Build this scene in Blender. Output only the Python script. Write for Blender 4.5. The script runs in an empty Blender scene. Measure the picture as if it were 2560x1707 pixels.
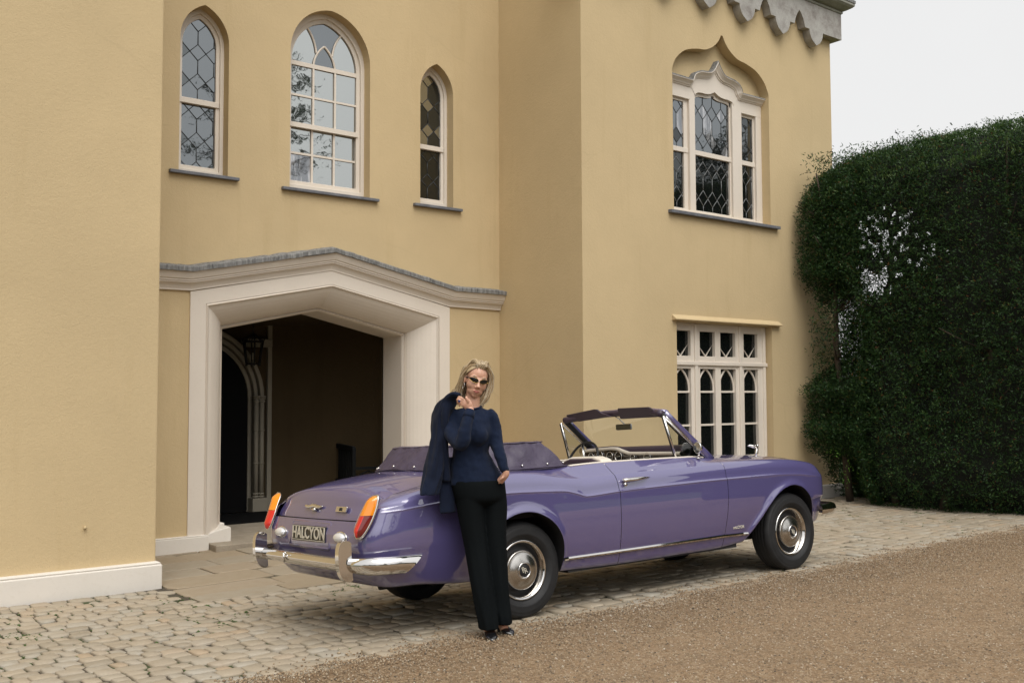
import bpy, bmesh, math, random
import numpy as np
from mathutils import Vector, Matrix
from mathutils.geometry import tessellate_polygon
random.seed(7); RNG = np.random.default_rng(7)
SC = bpy.context.scene
COL = SC.collection
R = math.radians

# ------------------------------------------------------------------ camera
CAMZ = 1.775
cam_d = bpy.data.cameras.new('camera'); cam = bpy.data.objects.new('camera', cam_d); COL.objects.link(cam)
cam_d.sensor_width = 36.0; cam_d.lens = 2500.0 / 2560.0 * 36.0; cam_d.clip_end = 2000; cam_d.clip_start = .05
def _cam():
    yaw, pit, rol = R(51.943), R(3.074), R(-.223)
    f = Vector((math.cos(yaw)*math.cos(pit), math.sin(yaw)*math.cos(pit), math.sin(pit)))
    r = Vector((math.sin(yaw), -math.cos(yaw), 0)); u = r.cross(f)
    c, s = math.cos(rol), math.sin(rol); r, u = r*c + u*s, u*c - r*s
    m = Matrix(((r.x, u.x, -f.x, 0), (r.y, u.y, -f.y, 0), (r.z, u.z, -f.z, CAMZ), (0, 0, 0, 1)))
    cam.matrix_world = m
_cam(); SC.camera = cam

# ------------------------------------------------------------------ sky and light (overcast)
SUN_EL, SUN_AZ = R(56), R(-108)          # azimuth of the sun measured from +X
W = bpy.data.worlds.new('World'); SC.world = W; W.use_nodes = True
nt = W.node_tree; nt.nodes.clear()
out = nt.nodes.new('ShaderNodeOutputWorld'); add = nt.nodes.new('ShaderNodeAddShader')
sky = nt.nodes.new('ShaderNodeTexSky'); sky.sky_type = 'NISHITA'; sky.sun_disc = False
sky.sun_elevation = SUN_EL; sky.sun_rotation = math.pi/2 - SUN_AZ; sky.dust_density = 8.0; sky.air_density = 1.0
hs = nt.nodes.new('ShaderNodeHueSaturation'); hs.inputs['Saturation'].default_value = .03
b1 = nt.nodes.new('ShaderNodeBackground'); b1.inputs['Strength'].default_value = .05
b2 = nt.nodes.new('ShaderNodeBackground'); b2.inputs['Color'].default_value = (.80, .80, .795, 1); b2.inputs['Strength'].default_value = .76
tc = nt.nodes.new('ShaderNodeTexCoord'); cn = nt.nodes.new('ShaderNodeTexNoise'); cn.inputs['Scale'].default_value = 2.2; cn.inputs['Detail'].default_value = 5; nt.links.new(tc.outputs['Generated'], cn.inputs['Vector'])
cr = nt.nodes.new('ShaderNodeValToRGB'); cr.color_ramp.elements[0].position = .3; cr.color_ramp.elements[0].color = (.77, .772, .775, 1); cr.color_ramp.elements[1].position = .7; cr.color_ramp.elements[1].color = (.83, .83, .825, 1)
nt.links.new(cn.outputs['Fac'], cr.inputs[0]); nt.links.new(cr.outputs[0], b2.inputs['Color'])
nt.links.new(sky.outputs[0], hs.inputs['Color']); nt.links.new(hs.outputs[0], b1.inputs['Color'])
nt.links.new(b1.outputs[0], add.inputs[0]); nt.links.new(b2.outputs[0], add.inputs[1]); nt.links.new(add.outputs[0], out.inputs[0])
sun_d = bpy.data.lights.new('sun', 'SUN'); sun_d.energy = 1.5; sun_d.angle = R(48); sun_d.color = (1.0, .955, .88)
sun = bpy.data.objects.new('sun', sun_d); COL.objects.link(sun)
_sd = Vector((math.cos(SUN_AZ)*math.cos(SUN_EL), math.sin(SUN_AZ)*math.cos(SUN_EL), math.sin(SUN_EL)))
sun.rotation_euler = _sd.to_track_quat('Z', 'Y').to_euler(); sun.location = _sd*60
vs = SC.view_settings; vs.view_transform = 'Standard'; vs.look = 'None'; vs.gamma = 1; vs.exposure = 0.22; vs.use_curve_mapping = False
SC.cycles.use_denoising = True; SC.cycles.max_bounces = 8; SC.cycles.diffuse_bounces = 4; SC.cycles.glossy_bounces = 5
SC.cycles.transmission_bounces = 6; SC.cycles.transparent_max_bounces = 12; SC.cycles.caustics_reflective = False; SC.cycles.caustics_refractive = False
SC.cycles.sample_clamp_indirect = 6

# ------------------------------------------------------------------ helpers
def mesh_np(name, V, Fs, mat=None, smooth=False, normals=None):
    """V: (n,3) array; Fs: list of index tuples or an (m,k) int array."""
    me = bpy.data.meshes.new(name)
    V = np.asarray(V, np.float32)
    if isinstance(Fs, np.ndarray):
        m, k = Fs.shape
        me.vertices.add(len(V)); me.vertices.foreach_set('co', V.ravel())
        me.loops.add(m*k); me.loops.foreach_set('vertex_index', Fs.astype(np.int32).ravel())
        me.polygons.add(m); me.polygons.foreach_set('loop_start', np.arange(0, m*k, k, dtype=np.int32))
        me.polygons.foreach_set('loop_total', np.full(m, k, np.int32))
        me.update(calc_edges=True)
    else:
        me.from_pydata([tuple(map(float, v)) for v in V], [], [tuple(int(i) for i in f) for f in Fs]); me.update()
    if smooth: me.polygons.foreach_set('use_smooth', np.ones(len(me.polygons), bool))
    if normals is not None: me.normals_split_custom_set_from_vertices([tuple(map(float, n)) for n in normals])
    if mat is not None: me.materials.append(mat)
    return me
def link(name, me, parent=None, loc=None):
    o = bpy.data.objects.new(name, me); COL.objects.link(o)
    if parent is not None: o.parent = parent
    if loc is not None: o.location = loc
    return o
def tag(o, label=None, cat=None, group=None, kind=None):
    if label: o['label'] = label
    if cat: o['category'] = cat
    if group: o['group'] = group
    if kind: o['kind'] = kind
    return o
def empty(name, loc=(0, 0, 0), parent=None):
    o = bpy.data.objects.new(name, None); COL.objects.link(o); o.location = loc; o.empty_display_size = .1
    if parent is not None: o.parent = parent
    return o
class MB:
    """collects shapes and links them as one mesh object"""
    def __init__(s): s.v = []; s.f = []; s.sm = []
    def add(s, V, F, smooth=False):
        b = len(s.v); s.v += [tuple(map(float, v)) for v in V]; s.f += [tuple(int(i)+b for i in f) for f in F]; s.sm += [smooth]*len(F); return s
    def box(s, x0, x1, y0, y1, z0, z1):
        V = [(x0,y0,z0),(x1,y0,z0),(x1,y1,z0),(x0,y1,z0),(x0,y0,z1),(x1,y0,z1),(x1,y1,z1),(x0,y1,z1)]
        return s.add(V, [(0,3,2,1),(4,5,6,7),(0,1,5,4),(1,2,6,5),(2,3,7,6),(3,0,4,7)])
    def prism(s, poly, y0, y1, conv=lambda a, b, y: (a, y, b)):
        """polygon in a plane, extruded from y0 (front) to y1"""
        n = len(poly); V = [conv(a, b, y0) for a, b in poly] + [conv(a, b, y1) for a, b in poly]
        tri = tessellate_polygon([[Vector((a, b, 0)) for a, b in poly]])
        area = sum(poly[i][0]*poly[(i+1) % n][1]-poly[(i+1) % n][0]*poly[i][1] for i in range(n))
        F = []
        for t in tri:
            a, b, c = [poly[i] for i in t]
            if (b[0]-a[0])*(c[1]-a[1])-(b[1]-a[1])*(c[0]-a[0]) < 0: t = t[::-1]
            F.append(tuple(t)); F.append(tuple(i+n for i in t[::-1]))
        for i in range(n):
            j = (i+1) % n
            F.append((i, i+n, j+n, j) if area > 0 else (j, j+n, i+n, i))
        return s.add(V, F)
    def ring(s, outer, inner, y0, y1, conv=lambda a, b, y: (a, y, b)):
        """band between two outlines with the same number of points (closed), extruded"""
        n = len(outer); V = [conv(*p, y0) for p in outer]+[conv(*p, y0) for p in inner]+[conv(*p, y1) for p in outer]+[conv(*p, y1) for p in inner]
        F = []
        for i in range(n):
            j = (i+1) % n
            F += [(i, j, n+j, n+i), (n+i, n+j, 3*n+j, 3*n+i), (j, i, 2*n+i, 2*n+j), (2*n+j, 2*n+i, 3*n+i, 3*n+j)]
        return s.add(V, F)
    def tube(s, pts, rad, n=8, closed=False, caps=True, smooth=True, up=None, flat=None):
        """tube along points; rad number or list; flat=(rx, ry) gives an elliptical section"""
        P = [Vector(p) for p in pts]; m = len(P); rr = rad if hasattr(rad, '__len__') else [rad]*m
        V = []; nrm = None
        for i in range(m):
            a = P[i-1] if (i > 0 or closed) else P[i]; b = P[(i+1) % m] if (i < m-1 or closed) else P[i]
            t = (b-a).normalized()
            if nrm is None:
                h = Vector(up) if up is not None else (Vector((0, 0, 1)) if abs(t.z) < .9 else Vector((1, 0, 0)))
                nrm = (h - t*h.dot(t)).normalized()
            else:
                nrm = (nrm - t*nrm.dot(t)).normalized()
            bn = t.cross(nrm)
            for k in range(n):
                ang = 2*math.pi*(k+.5)/n; ru = rr[i]; rb = rr[i]
                if flat: ru, rb = flat[0]*rr[i], flat[1]*rr[i]
                V.append(P[i] + nrm*(ru*math.cos(ang)) + bn*(rb*math.sin(ang)))
        F = []
        for i in range(m if closed else m-1):
            for k in range(n):
                a = i*n+k; b = i*n+(k+1) % n; c = ((i+1) % m)*n+(k+1) % n; d = ((i+1) % m)*n+k
                F.append((a, b, c, d))
        if caps and not closed:
            F.append(tuple(range(n))[::-1]); F.append(tuple(range((m-1)*n, m*n)))
        return s.add(V, F, smooth)
    def lathe(s, prof, n=24, M=None, smooth=True, arc=1.0):
        """prof [(r, h)] revolved round local Z, then transformed with M"""
        V = []; k = len(prof)
        for i in range(n if arc >= 1 else n+1):
            a = 2*math.pi*arc*i/n
            for r_, h in prof: V.append((r_*math.cos(a), r_*math.sin(a), h))
        if M is not None: V = [M @ Vector(v) for v in V]
        F = []
        for i in range(n):
            j = (i+1) % n if arc >= 1 else i+1
            for q in range(k-1): F.append((i*k+q, j*k+q, j*k+q+1, i*k+q+1))
        return s.add(V, F, smooth)
    def sphere(s, c, r, n=12, m=8, M=None):
        prof = [(max(1e-4, math.sin(math.pi*i/m)), -math.cos(math.pi*i/m)) for i in range(m+1)]
        rx, ry, rz = r if hasattr(r, '__len__') else (r, r, r)
        mm = Matrix.Translation(c) @ (M if M is not None else Matrix()) @ Matrix.Diagonal((rx, ry, rz, 1))
        return s.lathe(prof, n, mm)
    def sweep(s, prof, path, closed=False, smooth=False, flip=False):
        """prof: function i -> list of 3D points for path index i, all the same length (open profile)"""
        rows = [[Vector(p) for p in prof(i)] for i in range(len(path))]
        k = len(rows[0]); V = [p for r_ in rows for p in r_]; F = []
        m = len(rows)
        for i in range(m if closed else m-1):
            for q in range(k-1):
                a, b, c, d = i*k+q, ((i+1) % m)*k+q, ((i+1) % m)*k+q+1, i*k+q+1
                F.append((d, c, b, a) if flip else (a, b, c, d))
        return s.add(V, F, smooth)
    def build(s, name, mat, parent=None, bevel=0, seg=2, loc=None, auto=None, recalc=False):
        me = bpy.data.meshes.new(name); me.from_pydata(s.v, [], s.f); me.update()
        me.polygons.foreach_set('use_smooth', np.array(s.sm, bool))
        if recalc:
            bm = bmesh.new(); bm.from_mesh(me); bmesh.ops.remove_doubles(bm, verts=bm.verts, dist=1e-5)
            bmesh.ops.recalc_face_normals(bm, faces=bm.faces); bm.to_mesh(me); bm.free()
        for m_ in (mat if isinstance(mat, (list, tuple)) else [mat]): me.materials.append(m_)
        o = link(name, me, parent, loc)
        if bevel:
            b = o.modifiers.new('bevel', 'BEVEL'); b.width = bevel; b.segments = seg; b.limit_method = 'ANGLE'; b.angle_limit = R(35)
        return o
def holed_wall(outline, holes, y0, depth, conv=lambda a, b, y: (a, y, b), back=False):
    """flat wall with openings: front face, reveals of every opening, outer edge"""
    mb = MB(); polys = [outline]+holes
    pts = [p for q in polys for p in q]
    tri = tessellate_polygon([[Vector((a, b, 0)) for a, b in q] for q in polys])
    V = [conv(a, b, y0) for a, b in pts]; F = []
    for t in tri:
        a, b, c = [pts[i] for i in t]
        F.append(tuple(t) if (b[0]-a[0])*(c[1]-a[1])-(b[1]-a[1])*(c[0]-a[0]) > 0 else tuple(t)[::-1])
    mb.add(V, F)
    for q in holes:
        n = len(q); V = [conv(a, b, y0) for a, b in q]+[conv(a, b, y0+depth) for a, b in q]
        mb.add(V, [(i, (i+1) % n, n+(i+1) % n, n+i) for i in range(n)])
    return mb
def arch_pts(cx, w, z0, zs, za, n=12):
    """pointed-arch outline, counter-clockwise from the lower corner"""
    rise = za-zs; c = max(0.0, (rise*rise-w*w)/(2*w)); rad = w+c
    P = [(cx-w, z0), (cx+w, z0)]
    a1 = math.atan2(rise, c)
    for i in range(n+1):
        a = a1*i/n; P.append((cx-c+rad*math.cos(a), zs+rad*math.sin(a)))
    for i in range(n-1, -1, -1):
        a = a1*i/n; P.append((cx+c-rad*math.cos(a), zs+rad*math.sin(a)))
    return P
def catmull(pts, n=8):
    P = [np.array(p, float) for p in pts]; out_ = []
    for i in range(len(P)-1):
        p0 = P[max(i-1, 0)]; p1 = P[i]; p2 = P[i+1]; p3 = P[min(i+2, len(P)-1)]
        for k in range(n):
            t = k/n; out_.append(.5*((2*p1)+(-p0+p2)*t+(2*p0-5*p1+4*p2-p3)*t*t+(-p0+3*p1-3*p2+p3)*t**3))
    out_.append(P[-1]); return out_
TEXTS = {}
def text_base(body, size, depth, bold):
    """letters as mesh data, made once while the scene is still empty"""
    k_ = (body, size, depth, bold)
    if k_ in TEXTS: return TEXTS[k_].copy()
    cu = bpy.data.curves.new('letters', 'FONT'); cu.body = body; cu.size = size; cu.extrude = depth; cu.offset = bold
    cu.align_x = 'CENTER'; cu.align_y = 'CENTER'; cu.resolution_u = 3
    o = bpy.data.objects.new('letters', cu); COL.objects.link(o)
    dg = bpy.context.evaluated_depsgraph_get(); dg.update()
    TEXTS[k_] = bpy.data.meshes.new_from_object(o.evaluated_get(dg)); bpy.data.objects.remove(o); return TEXTS[k_].copy()
for _k in (('HALCYON', .034, .001, .0006), ('HALCYON', .112, .0015, .0022), ('RR', .03, .0015, .0008), ('R', .056, .0006, .0)): text_base(*_k)
def text_mesh(body, size, depth, mat, name, parent, M, bold=0.0, sx=1.0):
    me = text_base(body, size, depth, bold)
    me.transform(M @ Matrix.Diagonal((sx, 1, 1, 1))); me.materials.clear(); me.materials.append(mat)
    return link(name, me, parent)

# ------------------------------------------------------------------ materials
def nodes(name):
    m = bpy.data.materials.new(name); m.use_nodes = True; t = m.node_tree
    return m, t, t.nodes['Principled BSDF'], t.nodes['Material Output']
def plain(name, col, rough=.5, metal=0, coat=0, spec=.5, sheen=0, emit=None):
    m, t, b, o = nodes(name)
    b.inputs['Base Color'].default_value = (*col, 1); b.inputs['Roughness'].default_value = rough; b.inputs['Metallic'].default_value = metal
    b.inputs['Coat Weight'].default_value = coat; b.inputs['Specular IOR Level'].default_value = spec
    if sheen: b.inputs['Sheen Weight'].default_value = sheen
    return m
def N(t, kind, **kw):
    n = t.nodes.new(kind)
    for k, v in kw.items():
        if k.startswith('_'): setattr(n, k[1:], v)
        else: n.inputs[k.replace('__', ' ')].default_value = v
    return n
def coords(t, scale=(1, 1, 1), obj=True):
    c = t.nodes.new('ShaderNodeTexCoord'); mp = N(t, 'ShaderNodeMapping', Scale=scale)
    t.links.new(c.outputs['Object' if obj else 'Generated'], mp.inputs['Vector']); return mp.outputs[0]
def world_coords(t, scale=(1, 1, 1)):
    g = t.nodes.new('ShaderNodeNewGeometry'); mp = N(t, 'ShaderNodeMapping', Scale=scale)
    t.links.new(g.outputs['Position'], mp.inputs['Vector']); return mp.outputs[0]
def ramp(t, fac, stops, interp='LINEAR'):
    r_ = t.nodes.new('ShaderNodeValToRGB'); r_.color_ramp.interpolation = interp; e = r_.color_ramp.elements
    while len(e) < len(stops): e.new(.5)
    for el, (p_, c_) in zip(e, stops): el.position = p_; el.color = (*c_, 1) if len(c_) == 3 else c_
    t.links.new(fac, r_.inputs[0]); return r_.outputs[0]
def mixc(t, fac, a, b, mode='MIX'):
    m = t.nodes.new('ShaderNodeMix'); m.data_type = 'RGBA'; m.blend_type = mode
    for sock, val in ((m.inputs[0], fac), (m.inputs[6], a), (m.inputs[7], b)):
        if hasattr(val, 'type') or hasattr(val, 'is_linked'): t.links.new(val, sock)
        else: sock.default_value = val if isinstance(val, (int, float)) else (*val, 1)
    return m.outputs[2]
def noise(t, vec, scale, detail=4, rough=.55, dist=0.0):
    n = N(t, 'ShaderNodeTexNoise', Scale=scale, Detail=detail, Roughness=rough, Distortion=dist)
    t.links.new(vec, n.inputs['Vector']); return n.outputs['Fac']
def bump(t, b, height, strength=.3, dist=.01):
    n = N(t, 'ShaderNodeBump', Strength=strength, Distance=dist); t.links.new(height, n.inputs['Height']); t.links.new(n.outputs[0], b.inputs['Normal'])
def stucco(name, col, var=.08, rough=.88):
    m, t, b, o = nodes(name); v = world_coords(t)
    big = noise(t, v, .55, 5, .6); mid = noise(t, v, 3.2, 4, .6); fine = noise(t, v, 85, 3, .65); pit = noise(t, v, 22, 5, .7)
    c0 = tuple(x*(1-var) for x in col); c1 = tuple(min(1, x*(1+var*.6)) for x in col)
    c = ramp(t, big, [(.3, c0), (.7, c1)])
    c = mixc(t, ramp(t, mid, [(.35, (0, 0, 0)), (.75, (.35, .35, .35))]), c, tuple(x*.90 for x in col))
    stv = world_coords(t, (2.4, 2.4, .22)); st = noise(t, stv, 1.6, 6, .62)
    c = mixc(t, ramp(t, st, [(.56, (0, 0, 0)), (.78, (.40, .40, .40))]), c, tuple(x*k for x, k in zip(col, (.80, .77, .70))))
    c = mixc(t, ramp(t, pit, [(.70, (0, 0, 0)), (.80, (.35, .35, .35))]), c, tuple(x*.72 for x in col))
    vk = N(t, 'ShaderNodeTexVoronoi', Scale=.42, Randomness=1.0); vk.feature = 'DISTANCE_TO_EDGE'; wn = N(t, 'ShaderNodeTexNoise', Scale=1.8, Detail=6.0); t.links.new(v, wn.inputs['Vector'])
    wv_ = mixc(t, .16, v, wn.outputs['Color']); t.links.new(wv_, vk.inputs['Vector']); crk = ramp(t, vk.outputs['Distance'], [(0, (1, 1, 1)), (.0016, (0, 0, 0))]); crm = ramp(t, noise(t, v, .7, 2, .5), [(.52, (0, 0, 0)), (.6, (.13, .13, .13))])
    c = mixc(t, mixc(t, 1.0, crk, crm, 'MULTIPLY'), c, tuple(x*.62 for x in col))
    t.links.new(c, b.inputs['Base Color']); b.inputs['Roughness'].default_value = rough; b.inputs['Specular IOR Level'].default_value = .25
    h = t.nodes.new('ShaderNodeMath'); h.operation = 'MULTIPLY_ADD'; t.links.new(pit, h.inputs[0]); h.inputs[1].default_value = 1.6; t.links.new(fine, h.inputs[2])
    bump(t, b, h.outputs[0], .38, .006); return m
def paint(name, col, rough=.5, var=.05, dirt=.25):
    m, t, b, o = nodes(name); v = world_coords(t)
    n1 = noise(t, v, 2.2, 5, .6); n2 = noise(t, v, 30, 4, .6)
    c = ramp(t, n1, [(.3, tuple(x*(1-var) for x in col)), (.7, col)])
    c = mixc(t, ramp(t, n2, [(.55, (0, 0, 0)), (.85, (dirt,)*3)]), c, tuple(x*k for x, k in zip(col, (.72, .68, .6))))
    t.links.new(c, b.inputs['Base Color']); b.inputs['Roughness'].default_value = rough; b.inputs['Specular IOR Level'].default_value = .35
    bump(t, b, n2, .15, .004); return m
def mottled(name, stops, scale=6, rough=.8, bs=.4, bd=.006, metal=0, stretch=(1, 1, 1), spec=.35):
    m, t, b, o = nodes(name); v = world_coords(t, stretch)
    n1 = noise(t, v, scale, 8, .65, .3); n2 = noise(t, v, scale*9, 4, .7)
    c = ramp(t, n1, stops); c = mixc(t, ramp(t, n2, [(.45, (0, 0, 0)), (.8, (.5, .5, .5))]), c, tuple(x*.7 for x in stops[0][1]))
    t.links.new(c, b.inputs['Base Color']); b.inputs['Roughness'].default_value = rough; b.inputs['Metallic'].default_value = metal; b.inputs['Specular IOR Level'].default_value = spec
    bump(t, b, n2, bs, bd); return m
def glassy(name, refl, tint=(.86, .90, .90), body=(.012, .014, .014), rough=.015, trans=.0, streak=0.0):
    """old window glass: strong mirror reflection over a dark room"""
    m, t, b, o = nodes(name); t.nodes.remove(b)
    g = N(t, 'ShaderNodeBsdfGlossy', Color=(*tint, 1), Roughness=rough); d = N(t, 'ShaderNodeBsdfDiffuse', Color=(*body, 1))
    lw = N(t, 'ShaderNodeFresnel', IOR=1.5)
    ad = t.nodes.new('ShaderNodeMath'); ad.operation = 'MULTIPLY_ADD'; ad.use_clamp = True; ad.inputs[1].default_value = 1-refl; ad.inputs[2].default_value = refl
    t.links.new(lw.outputs[0], ad.inputs[0])
    mx = t.nodes.new('ShaderNodeMixShader'); t.links.new(ad.outputs[0], mx.inputs[0]); t.links.new(d.outputs[0], mx.inputs[1]); t.links.new(g.outputs[0], mx.inputs[2])
    v = world_coords(t); n1 = noise(t, v, 2.5, 3, .5); bm_ = N(t, 'ShaderNodeBump', Strength=.05, Distance=.02); t.links.new(n1, bm_.inputs['Height']); t.links.new(bm_.outputs[0], g.inputs['Normal'])
    if streak:
        sv = world_coords(t, (14, 14, 1.2)); s1 = noise(t, sv, 1.5, 6, .65)
        c = ramp(t, s1, [(.45, body), (.60, (streak, streak, streak*1.02))]); t.links.new(c, d.inputs['Color'])
    t.links.new(mx.outputs[0], o.inputs['Surface']); return m
M = {}
M['wall'] = stucco('yellow_stucco', (.555, .430, .250))
M['cream'] = paint('cream_paint', (.70, .63, .545))
M['plinth'] = paint('plinth_paint', (.71, .665, .60), .6, .05, .3)
M['sill'] = mottled('slate', [(.3, (.09, .095, .11)), (.7, (.20, .205, .225))], 5, .55)
M['lead'] = mottled('weathered_lead', [(.3, (.06, .06, .06)), (.5, (.20, .20, .195)), (.75, (.38, .375, .36))], 5, .7, .4, .006, 0, (6, 6, 1))
M['stone'] = mottled('grey_stone', [(.3, (.22, .195, .18)), (.5, (.36, .345, .32)), (.75, (.46, .45, .42))], 4.5, .9, .5, .006)
M['gutter'] = mottled('gutter_paint', [(.3, (.20, .20, .165)), (.7, (.30, .295, .25))], 5, .6)
M['came'] = plain('lead_came', (.035, .038, .04), .5, .2)
M['came_pale'] = plain('pale_came', (.16, .165, .165), .5, .2)
M['glass_a'] = glassy('glass_bright', .54, (.80, .83, .81), (.03, .035, .035))
M['glass_b'] = glassy('glass_leaded', .13, (.8, .86, .88), (.015, .017, .017))
M['glass_c'] = glassy('glass_leaded_grey', .25, (.72, .77, .80), (.02, .022, .024))
M['glass_d'] = glassy('glass_dark', .05, (.85, .9, .9), (.006, .007, .007))
M['glass_e'] = glassy('glass_streaked', .30, (.75, .78, .82), (.03, .03, .03), .02, 0, .45)
M['glass_f'] = glassy('glass_dim', .09, (.7, .76, .78), (.012, .013, .013))
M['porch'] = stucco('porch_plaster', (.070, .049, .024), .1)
M['porch_stone_shaded'] = paint('porch_stone_shaded', (.26, .235, .185), .6)  # darkened copy for the inner door surround, porch shade mixed into the colour
M['door'] = plain('door_wood', (.007, .007, .0075), .85, 0, 0, .08)
M['ironwork'] = plain('black_iron', (.006, .006, .007), .55, .3)
M['bench_wood'] = plain('bench_paint', (.007, .0075, .0075), .8, 0, 0, .1)

# ------------------------------------------------------------------ ground
def gz(x, y):
    base = .0141*max(0.0, x-3.2) if x < 16 else .18
    yy = y if y > 4.6 else (4.6-(4.6-y)*.45 if y > 2 else 4.6-2.6*.45)
    pl = .0069*(x-4.5)+.0629*(8.55-yy)
    d = pl-base; k = .03
    return base + (d if d > k else (0 if d < -k else (d+k)**2/(4*k)))
def gravel_mat():
    m, t, b, o = nodes('gravel'); v = world_coords(t)
    vo = N(t, 'ShaderNodeTexVoronoi', Scale=120.0, Randomness=1.0); t.links.new(v, vo.inputs['Vector'])
    vo2 = N(t, 'ShaderNodeTexVoronoi', Scale=48.0, Randomness=1.0); t.links.new(v, vo2.inputs['Vector'])
    sep = t.nodes.new('ShaderNodeSeparateColor'); t.links.new(vo.outputs['Color'], sep.inputs[0])
    c = ramp(t, sep.outputs[0], [(0, (.055, .045, .04)), (.12, (.16, .10, .06)), (.35, (.33, .21, .125)), (.6, (.42, .30, .19)), (.85, (.46, .36, .26)), (1, (.55, .50, .43))])
    sep2 = t.nodes.new('ShaderNodeSeparateColor'); t.links.new(vo2.outputs['Color'], sep2.inputs[0])
    c2 = ramp(t, sep2.outputs[1], [(0, (.10, .075, .055)), (.25, (.28, .175, .10)), (.7, (.40, .28, .175)), (1, (.50, .40, .29))])
    c = mixc(t, .45, c, c2); c = mixc(t, 1.0, c, (.66, .64, .58), 'MULTIPLY'); c = mixc(t, ramp(t, noise(t, v, 3.5, 6, .7), [(.45, (0,)*3), (.7, (.45,)*3)]), c, (.13, .095, .062))
    big = noise(t, v, .8, 5, .6); c = mixc(t, ramp(t, big, [(.3, (.0,)*3), (.75, (.35,)*3)]), c, (.33, .235, .15))
    t.links.new(c, b.inputs['Base Color']); b.inputs['Roughness'].default_value = .85; b.inputs['Specular IOR Level'].default_value = .25
    h = t.nodes.new('ShaderNodeMath'); h.operation = 'MULTIPLY_ADD'; h.inputs[1].default_value = -1.0; h.inputs[2].default_value = 1.0; t.links.new(vo.outputs['Distance'], h.inputs[0])
    bump(t, b, h.outputs[0], .55, .008); return m
def soil_mat():
    m, t, b, o = nodes('joint_soil'); v = world_coords(t)
    n1 = noise(t, v, 1.7, 6, .65); n2 = noise(t, v, 40, 4, .7)
    c = ramp(t, n2, [(.3, (.030, .024, .016)), (.7, (.10, .078, .055))])
    c = mixc(t, ramp(t, n1, [(.50, (0,)*3), (.58, (.9,)*3)]), c, (.045, .065, .018)); t.links.new(c, b.inputs['Base Color'])
    b.inputs['Roughness'].default_value = .95; bump(t, b, n2, .8, .01); return m
def stone_mat(name, c0, c1, c2, warm=.3):
    m, t, b, o = nodes(name); v = world_coords(t)
    oi = t.nodes.new('ShaderNodeObjectInfo'); isl = t.nodes.new('ShaderNodeNewGeometry')
    ad = t.nodes.new('ShaderNodeMath'); ad.operation = 'ADD'; t.links.new(oi.outputs['Random'], ad.inputs[0]); t.links.new(isl.outputs['Random Per Island'], ad.inputs[1])
    fr = t.nodes.new('ShaderNodeMath'); fr.operation = 'FRACT'; t.links.new(ad.outputs[0], fr.inputs[0])
    c = ramp(t, fr.outputs[0], [(0, c0), (.45, c1), (.8, c2), (1, tuple(x*y for x, y in zip(c1, (1.0, .92, .85))))])
    n1 = noise(t, v, 7, 6, .65); n2 = noise(t, v, 60, 4, .7)
    c = mixc(t, ramp(t, n1, [(.4, (0,)*3), (.75, (.45,)*3)]), c, tuple(x*k for x, k in zip(c1, (.78, .72, .64))))
    c = mixc(t, ramp(t, n2, [(.5, (0,)*3), (.8, (.35,)*3)]), c, tuple(x*.6 for x in c0))
    t.links.new(c, b.inputs['Base Color']); b.inputs['Roughness'].default_value = .75; b.inputs['Specular IOR Level'].default_value = .35
    bump(t, b, n2, .3, .004); return m
M['gravel'] = gravel_mat(); M['soil'] = soil_mat()
M['cobble'] = stone_mat('cobblestone', (.30, .26, .20), (.38, .32, .24), (.36, .33, .275))
M['flag'] = stone_mat('flagstone', (.285, .23, .16), (.32, .258, .18), (.31, .268, .205))
M['step'] = mottled('step_stone', [(.3, (.24, .20, .15)), (.7, (.36, .31, .24))], 4, .8)
M['grass'] = mottled('lawn_grass', [(.3, (.03, .055, .012)), (.7, (.06, .10, .022))], 3, .9)

YG = 5.40                               # edge between cobbles and gravel
def sheet(name, xs, ys, mat, dz, keep=None):
    nx, ny = len(xs), len(ys); V = [(x, y, gz(x, y)+(dz(x, y) if callable(dz) else dz)) for y in ys for x in xs]
    F = [(j*nx+i, j*nx+i+1, (j+1)*nx+i+1, (j+1)*nx+i) for j in range(ny-1) for i in range(nx-1)]
    return link(name, mesh_np(name, V, F, mat, True))
far = sorted(set([-400, -150, -60, -30, -15]+list(np.linspace(-8, 22, 41))+[30, 60, 150, 400]))
fary = sorted(set([-400, -150, -60, -25, -12, -6, -3]+list(np.linspace(-2, 12, 57))+[20, 60, 150, 400]))
g_ = sheet('ground', far, fary, M['grass'], -.09); tag(g_, kind='structure')
def edge_y(x): return YG+.03*math.sin(x*2.1)+.025*math.sin(x*5.3+1)+.012*max(0, x-6)+.02*math.sin(x*11.7)
xs = np.linspace(-8, 24, 330); ts = np.r_[np.linspace(0, .12, 14), np.linspace(.14, 1, 30)]
V = []
for t_ in ts:
    for x in xs:
        ye = edge_y(x)+.05; y = ye-(ye+11)*t_; V.append((x, y, gz(x, y)+.002-.012*math.exp(-t_*60)+.010*(1-math.exp(-t_*40))))
nx = len(xs); Fq = np.array([(j*nx+i, (j+1)*nx+i, (j+1)*nx+i+1, j*nx+i+1) for j in range(len(ts)-1) for i in range(nx-1)])
gd = link('gravel_drive', mesh_np('gravel_drive', V, Fq, M['gravel'], True)); tag(gd, kind='structure')
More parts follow.
